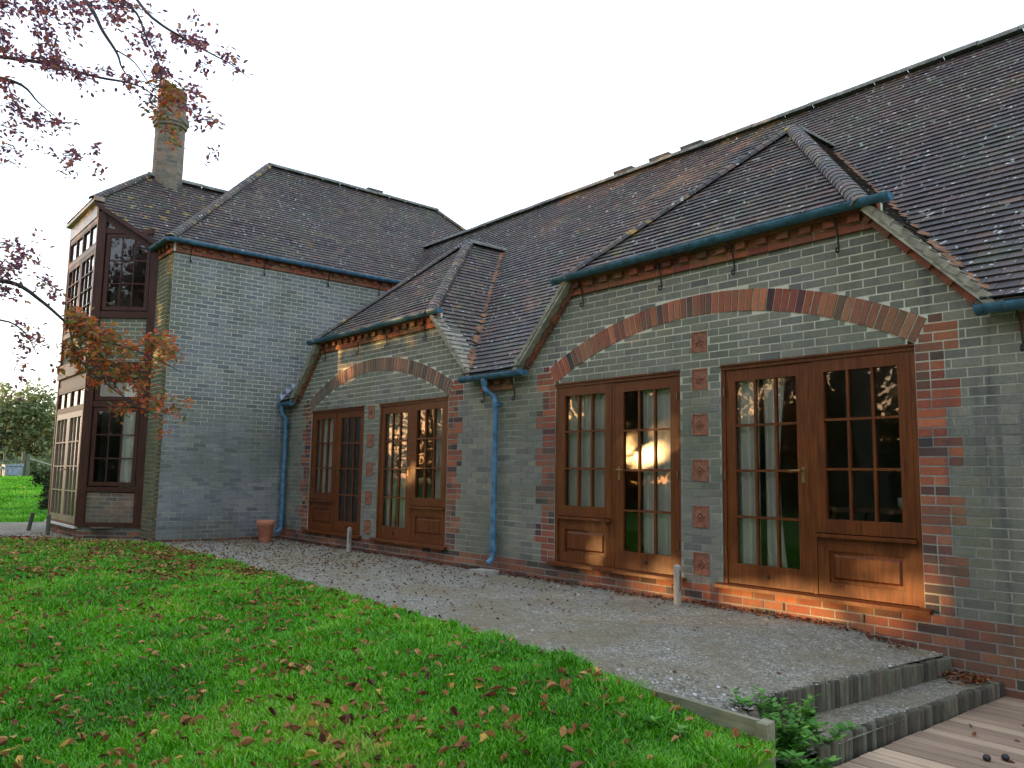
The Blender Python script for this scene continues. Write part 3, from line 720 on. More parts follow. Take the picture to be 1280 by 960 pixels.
# lead flashing
mb = HB()
for i in range(8):
    y0 = -.16+i*.11; z0 = zmain(y0)+.0
    mb.hexa([(-14.485, y0, z0), (-14.38, y0, z0+.035), (-14.38, y0+.12, z0+.155), (-14.485, y0+.12, z0+.12), (-14.485, y0, z0+.16), (-14.475, y0, z0+.16), (-14.475, y0+.12, z0+.16), (-14.485, y0+.12, z0+.16)])
mb.build('stepped_flashing', M['lead'], roof_o)

# --- gutters and brackets
def gutter(A, B, r=.062, mm='teal_paint', brk=()):
    mb = HB(); A = Vector(A); B = Vector(B); d = (B-A).normalized(); s_ = Vector((0, 0, 1)).cross(d).normalized()
    seg = 10; n = max(1, int((B-A).length/1.8)); 
    def sec(P, rr, th=.008):
        o_ = [P+s_*math.cos(PI+PI*k/seg)*rr+Vector((0, 0, 1))*math.sin(PI+PI*k/seg)*rr for k in range(seg+1)]
        i_ = [P+s_*math.cos(PI+PI*k/seg)*(rr-th)+Vector((0, 0, 1))*(math.sin(PI+PI*k/seg)*(rr-th)) for k in reversed(range(seg+1))]
        return o_+i_
    def sweep(Pa, Pb, rr):
        a = sec(Pa, rr); c_ = sec(Pb, rr); m_ = len(a); n0 = len(mb.v); mb.v += [tuple(x) for x in a+c_]
        for k in range(m_): mb.f.append((n0+k, n0+(k+1) % m_, n0+m_+(k+1) % m_, n0+m_+k)); mb.a.append((0, 0, 0)); mb.m.append(0)
        mb.f.append(tuple(n0+k for k in range(m_))); mb.f.append(tuple(n0+m_+k for k in reversed(range(m_)))); mb.a += [(0, 0, 0)]*2; mb.m += [0]*2
    sweep(A, B, r)
    for i in range(n+1):
        P = A+(B-A)*(i/n); P = A+d*.03 if i == 0 else (B-d*.03 if i == n else P); sweep(P-d*.03, P+d*.03, r+.007)
    for E, q in ((A, -1), (B, 1)):
        Pe = E+d*q*.004; mb.poly([Pe+s_*math.cos(PI+PI*k/seg)*r+Vector((0, 0, 1))*math.sin(PI+PI*k/seg)*r for k in range(seg+1)])
    g = mb.build('gutter', M[mm])
    for (P, nn) in brk:
        m2 = HB(); P = Vector(P); nn = Vector(nn)
        pts = [P+nn*.13+Vector((0, 0, .0)), P+nn*.125+Vector((0, 0, -.07)), P+nn*.07+Vector((0, 0, -.12)), P+nn*.045+Vector((0, 0, -.18)), P+nn*.03+Vector((0, 0, -.26)), P+nn*.02+Vector((0, 0, -.32))]
        for k in range(9):
            an = PI+k*PI/4.6; rr_ = .026-.0012*k; pts.append(P+nn*(.05+rr_*math.cos(an))+Vector((0, 0, -.345+rr_*math.sin(an))))
        m2.tube(pts, .008, 6); m2.build('bracket', M['iron'], g)
    return g
GY = -.155
for g, mm in zip(GC, ('teal_paint', 'teal_paint')):
    gutter((g-2.0, GY, 3.335), (g+2.02, GY, 3.335), mm=mm, brk=[((g+q, -.0, 3.33), (0, -1, 0)) for q in (-1.62, -.46, .44, 1.50)])
gutter((-8.74, GY, 2.3), (-7.46, GY, 2.3), .066, 'blue_paint', [((x, 0, 2.32), (0, -1, 0)) for x in (-8.4, -7.78)])
gutter((-2.33, GY, 2.3), (3.1, GY, 2.3), .066, 'teal_paint', [((x, 0, 2.32), (0, -1, 0)) for x in (-2.08, -1.2)])
gutter((-14.42, GY, 2.3), (-13.95, GY, 2.3), .062, 'blue_paint')
gutter((-14.345, -2.36, 5.03), (-14.345, 2.62, 5.03), .058, 'blue_paint', [((XW, y, 5.05), (1, 0, 0)) for y in (-1.94, -.58, .74, 1.9)])
gutter((-15.3, -2.37, 5.03), (-14.35, -2.37, 5.03), .058, 'teal_paint')
def downpipe(x, y, ztop, zbot, off):
    mb = HB(); r = .038
    pts = [(x-off, GY, ztop-.04), (x-off, GY, ztop-.14), (x-off*.8, GY+.01, ztop-.19), (x-off*.2, y, ztop-.27), (x, y, ztop-.33), (x, y, zbot+.12), (x, y-.01, zbot+.06), (x-.01, y-.07, zbot)]
    mb.tube(pts, r, 12); 
    mb.tube([(x-off, GY, ztop-.03), (x-off, GY, ztop-.12)], .047, 12)
    for z_ in (ztop-.40, zbot+.16, zbot+.32): mb.tube([(x, y, z_), (x, y, z_+.055)], .048, 12); mb.tube([(x, y, z_+.055), (x, y, z_+.068)], .053, 12)
    pb = mb.build('downpipe', M['blue_paint'], smooth=False)
    m2 = HB(); m2.box(x-.03, x+.03, y, .0, ztop-.36, ztop-.34); m2.tube([(x+.06, y+.01, ztop-.37), (x+.09, y+.0, ztop-.39)], .018, 8); m2.build('clip', M['teal_paint'], pb)
downpipe(-8.09, -.075, 2.28, -.09, .14)
downpipe(-14.3, -.08, 2.28, -.08, .03)
mb = MB(); mb.hexa([(-.17, -.12, 0), (.17, -.12, 0), (.17, .11, 0), (-.17, .11, 0), (-.165, -.12, .045), (.165, -.115, .05), (.165, .11, .05), (-.17, .11, .045)])
o = mb.build('drain_slab', M['concrete']); o.location = (-8.1, -.2, -.205); tag(o, 'small pale concrete slab under the foot of the central blue downpipe', 'slab')

# --- french windows
def french(X0, flip):
    W = WW
    def fx(a, b_): return (X0+a, X0+b_) if not flip else (X0+W-b_, X0+W-a)
    def B_(mb, a, b_, y0, y1, z0, z1, m=0):
        x0, x1 = fx(a, b_); mb.box(x0, x1, y0, y1, z0, z1, (rt(), 0, 0), m)
    f = HB()
    B_(f, 0.002, .045, .012, .12, .036, 2.05); B_(f, W-.045, W-.002, .012, .12, .036, 2.05); B_(f, .002, W-.002, .004, .12, 2.05, 2.098); B_(f, .0, W, -.012, .01, 2.085, 2.101)
    B_(f, .915, .955, .02, .12, .036, 2.05)
    fw = f.build('french_window', M['wood'])
    s = HB(); x0, x1 = X0-.06, X0+W+.06; s.hexa([(x0, -.065, -.008), (x1, -.065, -.008), (x1, .0, -.0), (x0, .0, -.0), (x0, -.065, .022), (x1, -.065, .022), (x1, .0, .035), (x0, .0, .035)])
    s.box(X0+.003, X0+W-.003, 0, .13, .003, .034); s.build('sill', M['wood'], fw)
    d = HB(); y0, y1 = .022, .068      # door leaf
    B_(d, .048, .145, y0, y1, .04, 2.047); B_(d, .79, .912, y0, y1, .04, 2.047); B_(d, .145, .79, y0, y1, 1.935, 2.047); B_(d, .145, .79, y0, y1, .04, .225)
    for zz in (.655, 1.085, 1.51): B_(d, .145, .79, y0+.006, y1-.006, zz-.011, zz+.011)
    for k in (1, 2):
        xx = .145+.645*k/3
        for (za, zb) in ((.225, .644), (.666, 1.074), (1.096, 1.499), (1.521, 1.935)): B_(d, xx-.011, xx+.011, y0+.006, y1-.006, za, zb)
    d.build('door_leaf', M['wood'], fw)
    h = HB(); xh = fx(.84, .85)[0]; h.box(xh-.012, xh+.022, y0-.006, y0, .98, 1.12); h.tube([(xh, y0-.002, 1.09), (xh, y0-.05, 1.09), (xh-(.1 if not flip else -.1), y0-.05, 1.085)], .008, 8)
    h.build('handle', M['brass'], fw)
    h = HB(); xk = fx(.47, .48)[0]; h.tube([(xk, y0+.002, .13), (xk, y0-.012, .13)], .018, 10); h.build('bolt_knob', M['iron'], fw)
    h = HB(); xk = fx(.035, .045)[0]
    for zz in (.3, 1.0, 1.8): h.tube([(xk, .004, zz), (xk, .004, zz+.08)], .007, 6)
    h.build('hinges', M['brass'], fw)
    w_ = HB(); y0, y1 = .014, .068
    B_(w_, .958, 1.055, y0, y1, .56, 2.047); B_(w_, 1.70, 1.802, y0, y1, .56, 2.047); B_(w_, 1.055, 1.70, y0, y1, 1.945, 2.047); B_(w_, 1.055, 1.70, y0, y1, .56, .675)
    for zz in (1.1, 1.525): B_(w_, 1.055, 1.70, y0+.006, y1-.006, zz-.011, zz+.011)
    for k in (1, 2):
        xx = 1.055+.645*k/3
        for (za, zb) in ((.675, 1.089), (1.111, 1.514), (1.536, 1.945)): B_(w_, xx-.011, xx+.011, y0+.006, y1-.006, za, zb)
    w_.build('window_sash', M['wood'], fw)
    p = HB(); B_(p, .955, 1.81, -.02, .06, .522, .552)
    B_(p, .958, 1.06, .026, .07, .04, .52); B_(p, 1.70, 1.802, .026, .07, .04, .52); B_(p, 1.06, 1.70, .026, .07, .41, .52); B_(p, 1.06, 1.70, .026, .07, .04, .145)
    xa, xb = fx(1.06, 1.70); a, c_ = .145, .41; q = .03
    p.hexa([(xa, .045, a), (xb, .045, a), (xb, .07, a), (xa, .07, a), (xa, .045, c_), (xb, .045, c_), (xb, .07, c_), (xa, .07, c_)])
    P0 = [(xa+q, a+q), (xb-q, a+q), (xb-q, c_-q), (xa+q, c_-q)]; P1 = [(x_+(q if i in (0, 3) else -q)*.6, z_+(q if i in (0, 1) else -q)*.6) for i, (x_, z_) in enumerate(P0)]
    p.poly([(x_, .031, z_) for x_, z_ in P1])
    for i in range(4):
        j = (i+1) % 4; p.poly([(P0[i][0], .0445, P0[i][1]), (P0[j][0], .0445, P0[j][1]), (P1[j][0], .031, P1[j][1]), (P1[i][0], .031, P1[i][1])])
    p.build('lower_panel', M['wood'], fw)
    gl = HB(); gl2 = HB()
    def pane(a, b_, za, zb, gl=None):
        xa, xb = fx(a, b_); t1, t2 = (rt()-.5)*.0006, (rt()-.5)*.0006
        gl.poly([(xa, .046+t1, za), (xb, .046-t1, za), (xb, .046-t1+t2, zb), (xa, .046+t1+t2, zb)])
    for k in range(3):
        a = .145+.215*k
        for (za, zb) in ((.225, .644), (.666, 1.074), (1.096, 1.499), (1.521, 1.935)): pane(a+.002, a+.213, za, zb, gl)
        a = 1.055+.215*k
        for (za, zb) in ((.675, 1.089), (1.111, 1.514), (1.536, 1.945)): pane(a+.002, a+.213, za, zb, gl2)
    gl.build('door_glass', M['glass'], fw); gl2.build('window_glass', M['glass'], fw)
for x, fl in zip(WX, (True, False, True, False)): french(x, fl)

# --- bay windows (timber frames)
def bayP(O, U, Nn):
    O = Vector(O); U = Vector(U); Nn = Vector(Nn)
    def bx(mb, u0, u1, z0, z1, n0=-.03, n1=.03, m=0):
        c_ = [O+U*u0+Nn*n1+Vector((0, 0, z0)), O+U*u1+Nn*n1+Vector((0, 0, z0)), O+U*u1+Nn*n0+Vector((0, 0, z0)), O+U*u0+Nn*n0+Vector((0, 0, z0))]
        mb.hexa(c_+[q+Vector((0, 0, z1-z0)) for q in c_], (rt(), 0, 0), m)
    def P(u, n, z): return O+U*u+Nn*n+Vector((0, 0, z))
    return bx, P
bx, P = bayP(C1, BU, BN)
top = lambda u: 7.0-(C1.x+BU.x*u+17.29)-.02
mb = HB()
bx(mb, -.02, .13, .0, top(.06)-.03, -.05, .045); bx(mb, BL-.14, BL+.02, .0, 4.98, -.05, .04)
for (za, zb) in ((0.003, .07), (.62, .70), (2.13, 2.24), (2.66, 2.95), (3.76, 3.88)): bx(mb, .13, BL-.14, za, zb, -.04, .036)
bx(mb, .13, BL-.14, 5.34, 5.43, -.04, .03)
# sloping head
mb.hexa([P(.13, .03, top(.13)-.17), P(BL, .03, top(BL)-.17), P(BL, -.04, top(BL)-.17), P(.13, -.04, top(.13)-.17), P(.0, .036, top(0)), P(BL, .036, top(BL)), P(BL, -.04, top(BL)), P(.0, -.04, top(0))])
mb.hexa([P(-.05, .13, top(-.05)-.02), P(BL, .13, top(BL)-.02), P(BL, .045, top(BL)-.02), P(-.05, .045, top(-.05)-.02), P(-.05, .13, top(-.05)+.06), P(BL, .13, top(BL)+.06), P(BL, .045, top(BL)+.06), P(-.05, .045, top(-.05)+.06)])
bside = mb.build('bay_side_window', M['dark_wood'])
def sash(u0, u1, z0, z1, cols, rows_, mm='dark_wood', parent=bside, st=.07, bx=bx, P=P, n=(-.02, .018), b_w=.011, gm='glass', cut=None):
    m_ = HB(); bx(m_, u0, u0+st, z0, z1, n[0], n[1]); bx(m_, u1-st, u1, z0, z1, n[0], n[1]); bx(m_, u0+st, u1-st, z0, z0+st, n[0], n[1]); bx(m_, u0+st, u1-st, z1-st, z1, n[0], n[1])
    a, b_ = u0+st, u1-st; c_, d_ = z0+st, z1-st
    for k in range(1, cols): x = a+(b_-a)*k/cols; bx(m_, x-b_w, x+b_w, c_, d_, n[0]+.006, n[1]-.005)
    for k in range(1, rows_):
        z_ = c_+(d_-c_)*k/rows_
        for j in range(cols): bx(m_, a+(b_-a)*j/cols+(b_w if j else 0), a+(b_-a)*(j+1)/cols-(b_w if j < cols-1 else 0), z_-b_w, z_+b_w, n[0]+.008, n[1]-.004)
    m_.build('window_sash', M[mm], parent)
    g_ = HB()
    for j in range(cols):
        for k in range(rows_):
            p, q = a+(b_-a)*j/cols, a+(b_-a)*(j+1)/cols; r_, s_ = c_+(d_-c_)*k/rows_, c_+(d_-c_)*(k+1)/rows_; t1, t2 = (rt()-.5)*.003, (rt()-.5)*.003
            g_.poly([P(p, t1, r_), P(q, -t1, r_), P(q, -t1+t2, s_), P(p, t1+t2, s_)])
    g_.build('glass', M[gm], parent)
sash(.15, BL-.16, .72, 2.12, 3, 3); sash(.15, BL-.16, 2.25, 2.65, 1, 1)
sash(.15, BL-.16, 3.9, 5.33, 3, 3)
# top triangular light
mb = HB(); a, b_ = .15, .15+(top(0)-.17-5.46); uu = lambda z_: (7.0-.02-.17-z_-(C1.x+17.29))/BU.x
zt = 5.45; u_e = min(uu(zt), BL-.16)
mb.poly([P(.13, 0, zt-.02), P(u_e, 0, zt-.02), P(.13, 0, top(.13)-.16)]); mb.build('glass', M['glass'], bside)
# bay front (french doors below, casements above, paler timber with sky glare in its colour)
FX = Vector((C1.x-BFW, C1.y, 0)); bxf, Pf = bayP(FX, (1, 0, 0), (0, -1, 0))
mb = HB(); bxf(mb, 0.0, .08, 0, 6.0, -.05, .04); bxf(mb, BFW-.08, BFW-.022, 0.06, 6.0, -.05, .04)
mb.build('bay_corner_posts', M['wood'])
mb = HB()
bxf(mb, .08, BFW-.08, .0, .05, -.05, .03)
for (za, zb) in ((2.08, 2.15), (2.52, 2.62), (3.6, 3.68), (5.08, 5.16), (5.6, 5.68)): bxf(mb, .08, BFW-.08, za, zb, -.04, .034)
bxf(mb, .08, BFW-.08, 2.62, 2.78, -.04, .02); bxf(mb, .02, BFW-.03, 2.78, 3.05, -.04, .07)
bxf(mb, .08, BFW-.08, 5.16, 5.6, -.045, -.04)
bfront_o = mb.build('bay_front_window', M['wood'])
mb = HB(); bxf(mb, .08, BFW-.08, 5.68, 5.95, -.04, .05); bxf(mb, .0, BFW+.02, 5.95, 6.03, -.04, .13); mb.build('fascia', M['glare_wood'])
mb = HB(); bxf(mb, -.06, BFW+.0, -.035, .0, -.03, .075); mb.build('sill', M['white_paint'], bfront_o)
hw_ = (BFW-.16)/2
for i in (0, 1):
    a = .08+hw_*i
    sash(a, a+hw_, .05, 2.08, 3, 4, 'glare_wood', bfront_o, .11, bxf, Pf, (-.02, .03)); sash(a, a+hw_, 3.68, 5.08, 3, 4, 'dark_wood', bfront_o, .09, bxf, Pf, (-.02, .03))
    sash(a, a+hw_, 2.15, 2.52, 2, 1, 'wood', bfront_o, .04, bxf, Pf, (-.02, .03), .02); sash(a, a+hw_, 5.16, 5.6, 2, 1, 'dark_wood', bfront_o, .04, bxf, Pf, (-.02, .03), .02)
mb = HB(); mb.tube([Pf(.08+hw_+.04, .03, 1.0), Pf(.08+hw_+.04, .08, 1.0), Pf(.08+hw_+.14, .08, 1.0)], .01, 8); mb.build('handle', M['brass'], bfront_o)
# bay gutter stub at the front eave
# interiors (walls, floors, ceilings)
mb = HB()
for (a, b_) in ((-14.2, -8.6), (-8.2, -2.2)):
    mb.box(a, b_, .22, 3.6, -.02, .0, m=1); mb.box(a, b_, .22, 3.6, 2.2, 2.23); mb.box(a, b_, 3.6, 3.65, 0, 2.2); mb.box(a-.05, a, .22, 3.6, 0, 2.2); mb.box(b_, b_+.05, .22, 3.6, 0, 2.2)
mb.box(-19.1, -14.75, -2.0, 4, -.02, .0, m=1); mb.box(-19.1, -14.75, -2.05, 4, 2.85, 2.95); mb.box(-18.3, -16.2, -2.98, -2.05, 2.98, 3.05); mb.box(-19.1, -14.75, 3.0, 3.05, 0, 2.85)
mb.box(-18.4, -15.7, -2.9, -2.0, -.02, .0, m=1)
mb.build('interior_lining', [M['plaster'], M['carpet']])

# curtains (hang inside)
def curtain(x0, x1, y, z0, z1, label, gather=0, dirn=(1, 0), folds=None):
    mb = MB(); n = 48; Lw = x1-x0; nf = folds or max(3, int(Lw/.075)); k = 6; ph = rt()*6
    rows_ = []
    for j in range(k+1):
        t_ = j/k; z_ = z1+(z0-z1)*t_; sh = 1-gather*math.sin(PI*min(1, t_*1.0))*.5 if gather else 1
        row = []
        for i in range(n+1):
            q = i/n; d = q*Lw*sh; off = .022*math.sin(q*nf*2*PI+ph+.3*math.sin(t_*3+q*4))+.008*math.sin(q*nf*5+t_*2)
            row.append((dirn[0]*d-dirn[1]*off, dirn[1]*d+dirn[0]*off, z_-z0))
        rows_.append(row)
    for j in range(k):
        for i in range(n): mb.poly([rows_[j][i], rows_[j][i+1], rows_[j+1][i+1], rows_[j+1][i]])
    o = mb.build('curtain', M['curtain'], None, True); o.location = (x0, y, z0); tag(o, label, 'curtain', 'white curtains hanging behind the windows')
    # weld for smooth shading
    return o
curtain(-4.62, -4.36, .125, .03, 2.0, 'white curtain at the left edge of the rightmost glazed door')
curtain(-4.32, -4.08, .14, .03, 2.0, 'narrow tapering white curtain beside the left one in the rightmost glazed door', .7)
curtain(-7.0, -6.25, .125, .03, 2.02, 'wide white curtain behind the nine panes left of the sunlit door')
curtain(-5.78, -5.25, .125, .03, 2.0, 'white curtain on the right side of the glazed door with the sun reflection')
curtain(-11.05, -10.75, .125, .03, 2.02, 'white curtain at the left of the second glazed door from the left')
curtain(-10.6, -10.2, .125, .03, 2.02, 'white curtain in the middle of the second french window from the left')
curtain(-13.35, -12.6, .125, .03, 2.02, 'white curtain behind the leftmost french window of the long front')
curtain(-9.7, -9.3, .125, .6, 2.02, 'pale curtain in the panes left of the central blue downpipe')
curtain(C1.x+.35, C1.x+.87, C1.y+.55, .7, 2.6, 'white curtain in the lower side window of the bay', dirn=(BU.x, BU.y))
# table and chair seen through the rightmost window
root = empty('side_table', (-3.4, 1.0, 0)); tag(root, 'brown wooden table standing inside behind the rightmost window', 'table')
mb = MB(); mb.box(-.6, .6, -.35, .35, .72, .76); mb.build('table_top', M['furniture'], root)
for sx in (-.55, .55):
    for sy in (-.3, .3): mb = MB(); mb.tube([(sx, sy, 0), (sx, sy, .72)], [.02, .03], 8); mb.build('leg', M['furniture'], root)
mb = MB(); mb.lathe([(.001, 0), (.05, 0), (.07, .03), (.075, .1), (.07, .1), (.06, .03), (.001, .01)], (0, 0, 0), 16)
o = mb.build('bowl', M['white_paint'], None, True); o.location = (-3.35, .85, .762); tag(o, 'small white bowl standing on the table inside the rightmost window', 'bowl')

# --- weep slots
mb = HB()
for x in (-4.08, -3.35): mb.box(x-.006, x+.006, -.008, .0, -.14, -.075)
mb.build('weep_slots', M['iron'])

# ------------------------------------------------------------------ pot and posts
mb = MB(); mb.lathe([(.001, 0), (.095, 0), (.1, .01), (.142, .28), (.15, .285), (.158, .37), (.15, .375), (.138, .37), (.132, .3), (.12, .1), (.001, .08)], (0, 0, 0), 28)
o = mb.build('flower_pot', M['terracotta'], None, True); o.location = (-13.78, -.6, -.2); tag(o, 'empty terracotta flower pot standing in the corner beside the left downpipe', 'flower pot')
def post(x, y, z_, h, label, mm, lean=(0, 0), hook=True):
    root = empty('wooden_post', (x, y, z_)); tag(root, label, 'post', 'short wooden posts beside the glazed doors')
    mb = MB(); r = .036; dx, dy = lean; n = 10
    for k in range(n):
        a0_, a1_ = 2*PI*k/n, 2*PI*(k+1)/n
        c0 = (r*math.cos(a0_), r*math.sin(a0_)); c1 = (r*math.cos(a1_), r*math.sin(a1_))
        mb.poly([(c0[0], c0[1], -.05), (c1[0], c1[1], -.05), (c1[0]+dx, c1[1]+dy, h-.02), (c0[0]+dx, c0[1]+dy, h-.02)])
        mb.poly([(c0[0]+dx, c0[1]+dy, h-.02), (c1[0]+dx, c1[1]+dy, h-.02), (dx, dy, h)])
    mb.build('shaft', M[mm], root)
    if hook:
        mb = MB(); mb.tube([(r, -.012, h-.06), (r+.014, -.014, h-.07), (r+.012, -.015, h-.16), (r+.018, -.02, h-.22), (r+.006, -.02, h-.25)], .004, 6)
        mb.tube([(-r, -.012, h-.19), (-r-.02, -.014, h-.21), (-r-.012, -.015, h-.25)], .004, 6); mb.build('hook', M['iron'], root)
post(-5.04, -.26, -.21, .4, 'weathered pale post with iron hooks in front of the sunlit door', 'old_post')
post(-11.35, -.3, -.21, .4, 'weathered short post between the two left french windows', 'old_post')
post(-17.06, -3.35, -.2, .38, 'greenish upright short post at the right end of the bay doors', 'green_post', hook=False)
post(-18.5, -3.42, -.2, .36, 'dark short post leaning to the right, farthest left by the bay', 'green_post', (.1, .04), hook=False)

# ------------------------------------------------------------------ leaves
def leaf_poly(mb, P, d, nrm, s, a, curl=.15, m=0):
    d = d.normalized(); sd = d.cross(nrm)
    if sd.length < .01: sd = d.cross(Vector((1, 0, 0)))
    sd.normalize(); nn = sd.cross(d)
    n0 = len(mb.v)
    pts = [P, P+d*.3*s+sd*.26*s+nn*curl*s*.8, P+d*.68*s+sd*.22*s+nn*curl*s, P+d*s+nn*curl*s*.6, P+d*.68*s-sd*.22*s+nn*curl*s, P+d*.3*s-sd*.26*s+nn*curl*s*.8, P+d*.5*s]
    mb.v += [tuple(q) for q in pts]
    for fc in ((0, 1, 6), (1, 2, 6), (2, 3, 6), (3, 4, 6), (4, 5, 6), (5, 0, 6)): mb.f.append(tuple(n0+k for k in fc)); mb.a.append(a); mb.m.append(m)
def quad_leaf(mb, P, s, a):
    d = Vector((random.gauss(0, 1), random.gauss(0, 1), random.gauss(0, .7))).normalized(); n = Vector((random.gauss(0, .6), random.gauss(0, .6), 1)); sd = d.cross(n).normalized()
    n0 = len(mb.v); nn = sd.cross(d)
    mb.v += [tuple(P), tuple(P+d*s*.5+sd*s*.3+nn*s*.12), tuple(P+d*s), tuple(P+d*s*.5-sd*s*.3+nn*s*.12)]
    mb.f += [(n0, n0+1, n0+2), (n0, n0+2, n0+3)]; mb.a += [a, a]; mb.m += [0, 0]
# fallen leaves: 14 shapes, nearest 300 are single objects
shapes = []
for k in range(26):
    mb = MB(); tcol = random.choice([.05, .15, .25, .35, .42, .5, .6, .7, .82, .95]) ; s = 1
    for_a = (tcol+.1*(rt()-.5), 0, 0)
    leaf_poly(mb, Vector((-.5, 0, 0)), Vector((1, 0, 0)), Vector((0, 0, 1)), 1, for_a, .1+.28*rt())
    mb.tube([(-.5, 0, 0), (-.62, 0, .03), (-.72, .04, .05)], .012, 4, for_a)
    cu_ = .25+.5*rt(); mb.v = [(x_, y_*(.8+.4*rt()), z_+cu_*abs(y_)*(1 if k % 3 else -.6)+random.gauss(0, .055)-.25*cu_*x_*x_) for (x_, y_, z_) in mb.v]
    me = bpy.data.meshes.new('fallen_leaf'); me.from_pydata(mb.v, [], mb.f); me.materials.append(M['leaf_litter'])
    at = me.attributes.new('tone', 'FLOAT_VECTOR', 'FACE'); at.data.foreach_set('vector', np.array(mb.a, dtype=np.float32).ravel()); shapes.append(me)
spots = []
random.seed(21)
while len(spots) < 3600:
    x = -1.8-random.random()*20; y = -7.2+random.random()*5.2
    if y > ye(x)-.02: continue
    pxl = pixel((x, y, gz(x, y)))
    if not (-20 < pxl[0] < 1300 and pxl[1] < 985): continue
    keep = .62+.4*noise.noise(Vector((x*.9, y*.9, 2)))+.25*(x < -10)-(.25 if x > -6 and pxl[0] > 500 else 0)
    if random.random() > keep: continue
    spots.append(((Vector((x, y, 0))-Vector((CAM.x, CAM.y, 0))).length, x, y))
spots.sort()
for i, (dd, x, y) in enumerate(spots[:300]):
    o = bpy.data.objects.new('fallen_leaf', random.choice(shapes)); C.objects.link(o)
    sz = .044+.044*random.random(); o.scale = (sz, sz*(.75+.4*random.random()), sz); o.location = (x, y, gz(x, y)+.022+.012*random.random())
    o.rotation_euler = (random.gauss(0, .45), random.gauss(0, .4), random.random()*6.28)
    tag(o, 'curled brown fallen leaf lying in the near lawn grass', 'leaf', 'fallen leaves on the near lawn')
mb = MB()
def litter(x, y, z_, s, tn_):
    an = rt()*6.28; leaf_poly(mb, Vector((x, y, z_)), Vector((math.cos(an), math.sin(an), random.gauss(0, .25))), Vector((random.gauss(0, .3), random.gauss(0, .3), 1)), s, (tn_, 0, 0), .1+.25*rt())
for (dd, x, y) in spots[300:]: litter(x, y, gz(x, y)+.025, .045+.03*rt(), random.choice([.2, .4, .55, .7, .85]))
for k in range(2600):      # drifts at the far lawn edge and round the bay
    x = -9-rt()*13; y = ye(x)-abs(random.gauss(0, .8)); litter(x, y, gz(x, y)+.02, .045+.03*rt(), .1+.6*rt())
for k in range(3600):      # on the path, thicker to the left
    x = -2.7-(rt()**.6)*15; y = ye(x)+(-.05-ye(x))*rt()
    if rt() < .12+.88*sst((-x-4)/7): litter(x, y, pz(x, y)+.004, .025+.02*rt(), .02+.3*rt())
for k in range(1500):      # against the wall
    x = -2.9-rt()*11.4; litter(x, -.03-abs(random.gauss(0, .07)), pz(x, -.1)+.004+.02*rt(), .025+.02*rt(), .02+.28*rt())
for k in range(160): x = -2.66+rt()*.26; litter(x, -.05-abs(random.gauss(0, .12)), -.41+.03*rt(), .03+.02*rt(), .1+.4*rt())
for k in range(120): litter(-2.2+rt()*1.4, -.03-abs(random.gauss(0, .07)), -.495+.02*rt(), .035, .05+.35*rt())
for k in range(40): litter(-2.2+rt()*2.0, -.1-2.8*rt(), -.497, .035+.02*rt(), .05+.5*rt())
for k in range(120): litter(-17+rt()*3, -3.3+rt()*1.2, -.19, .045, .05+.4*rt())
tag(mb.build('leaf_litter', M['leaf_litter']), 'drifts of small dark red and brown leaves along the wall and far lawn', 'leaf litter', kind='stuff')

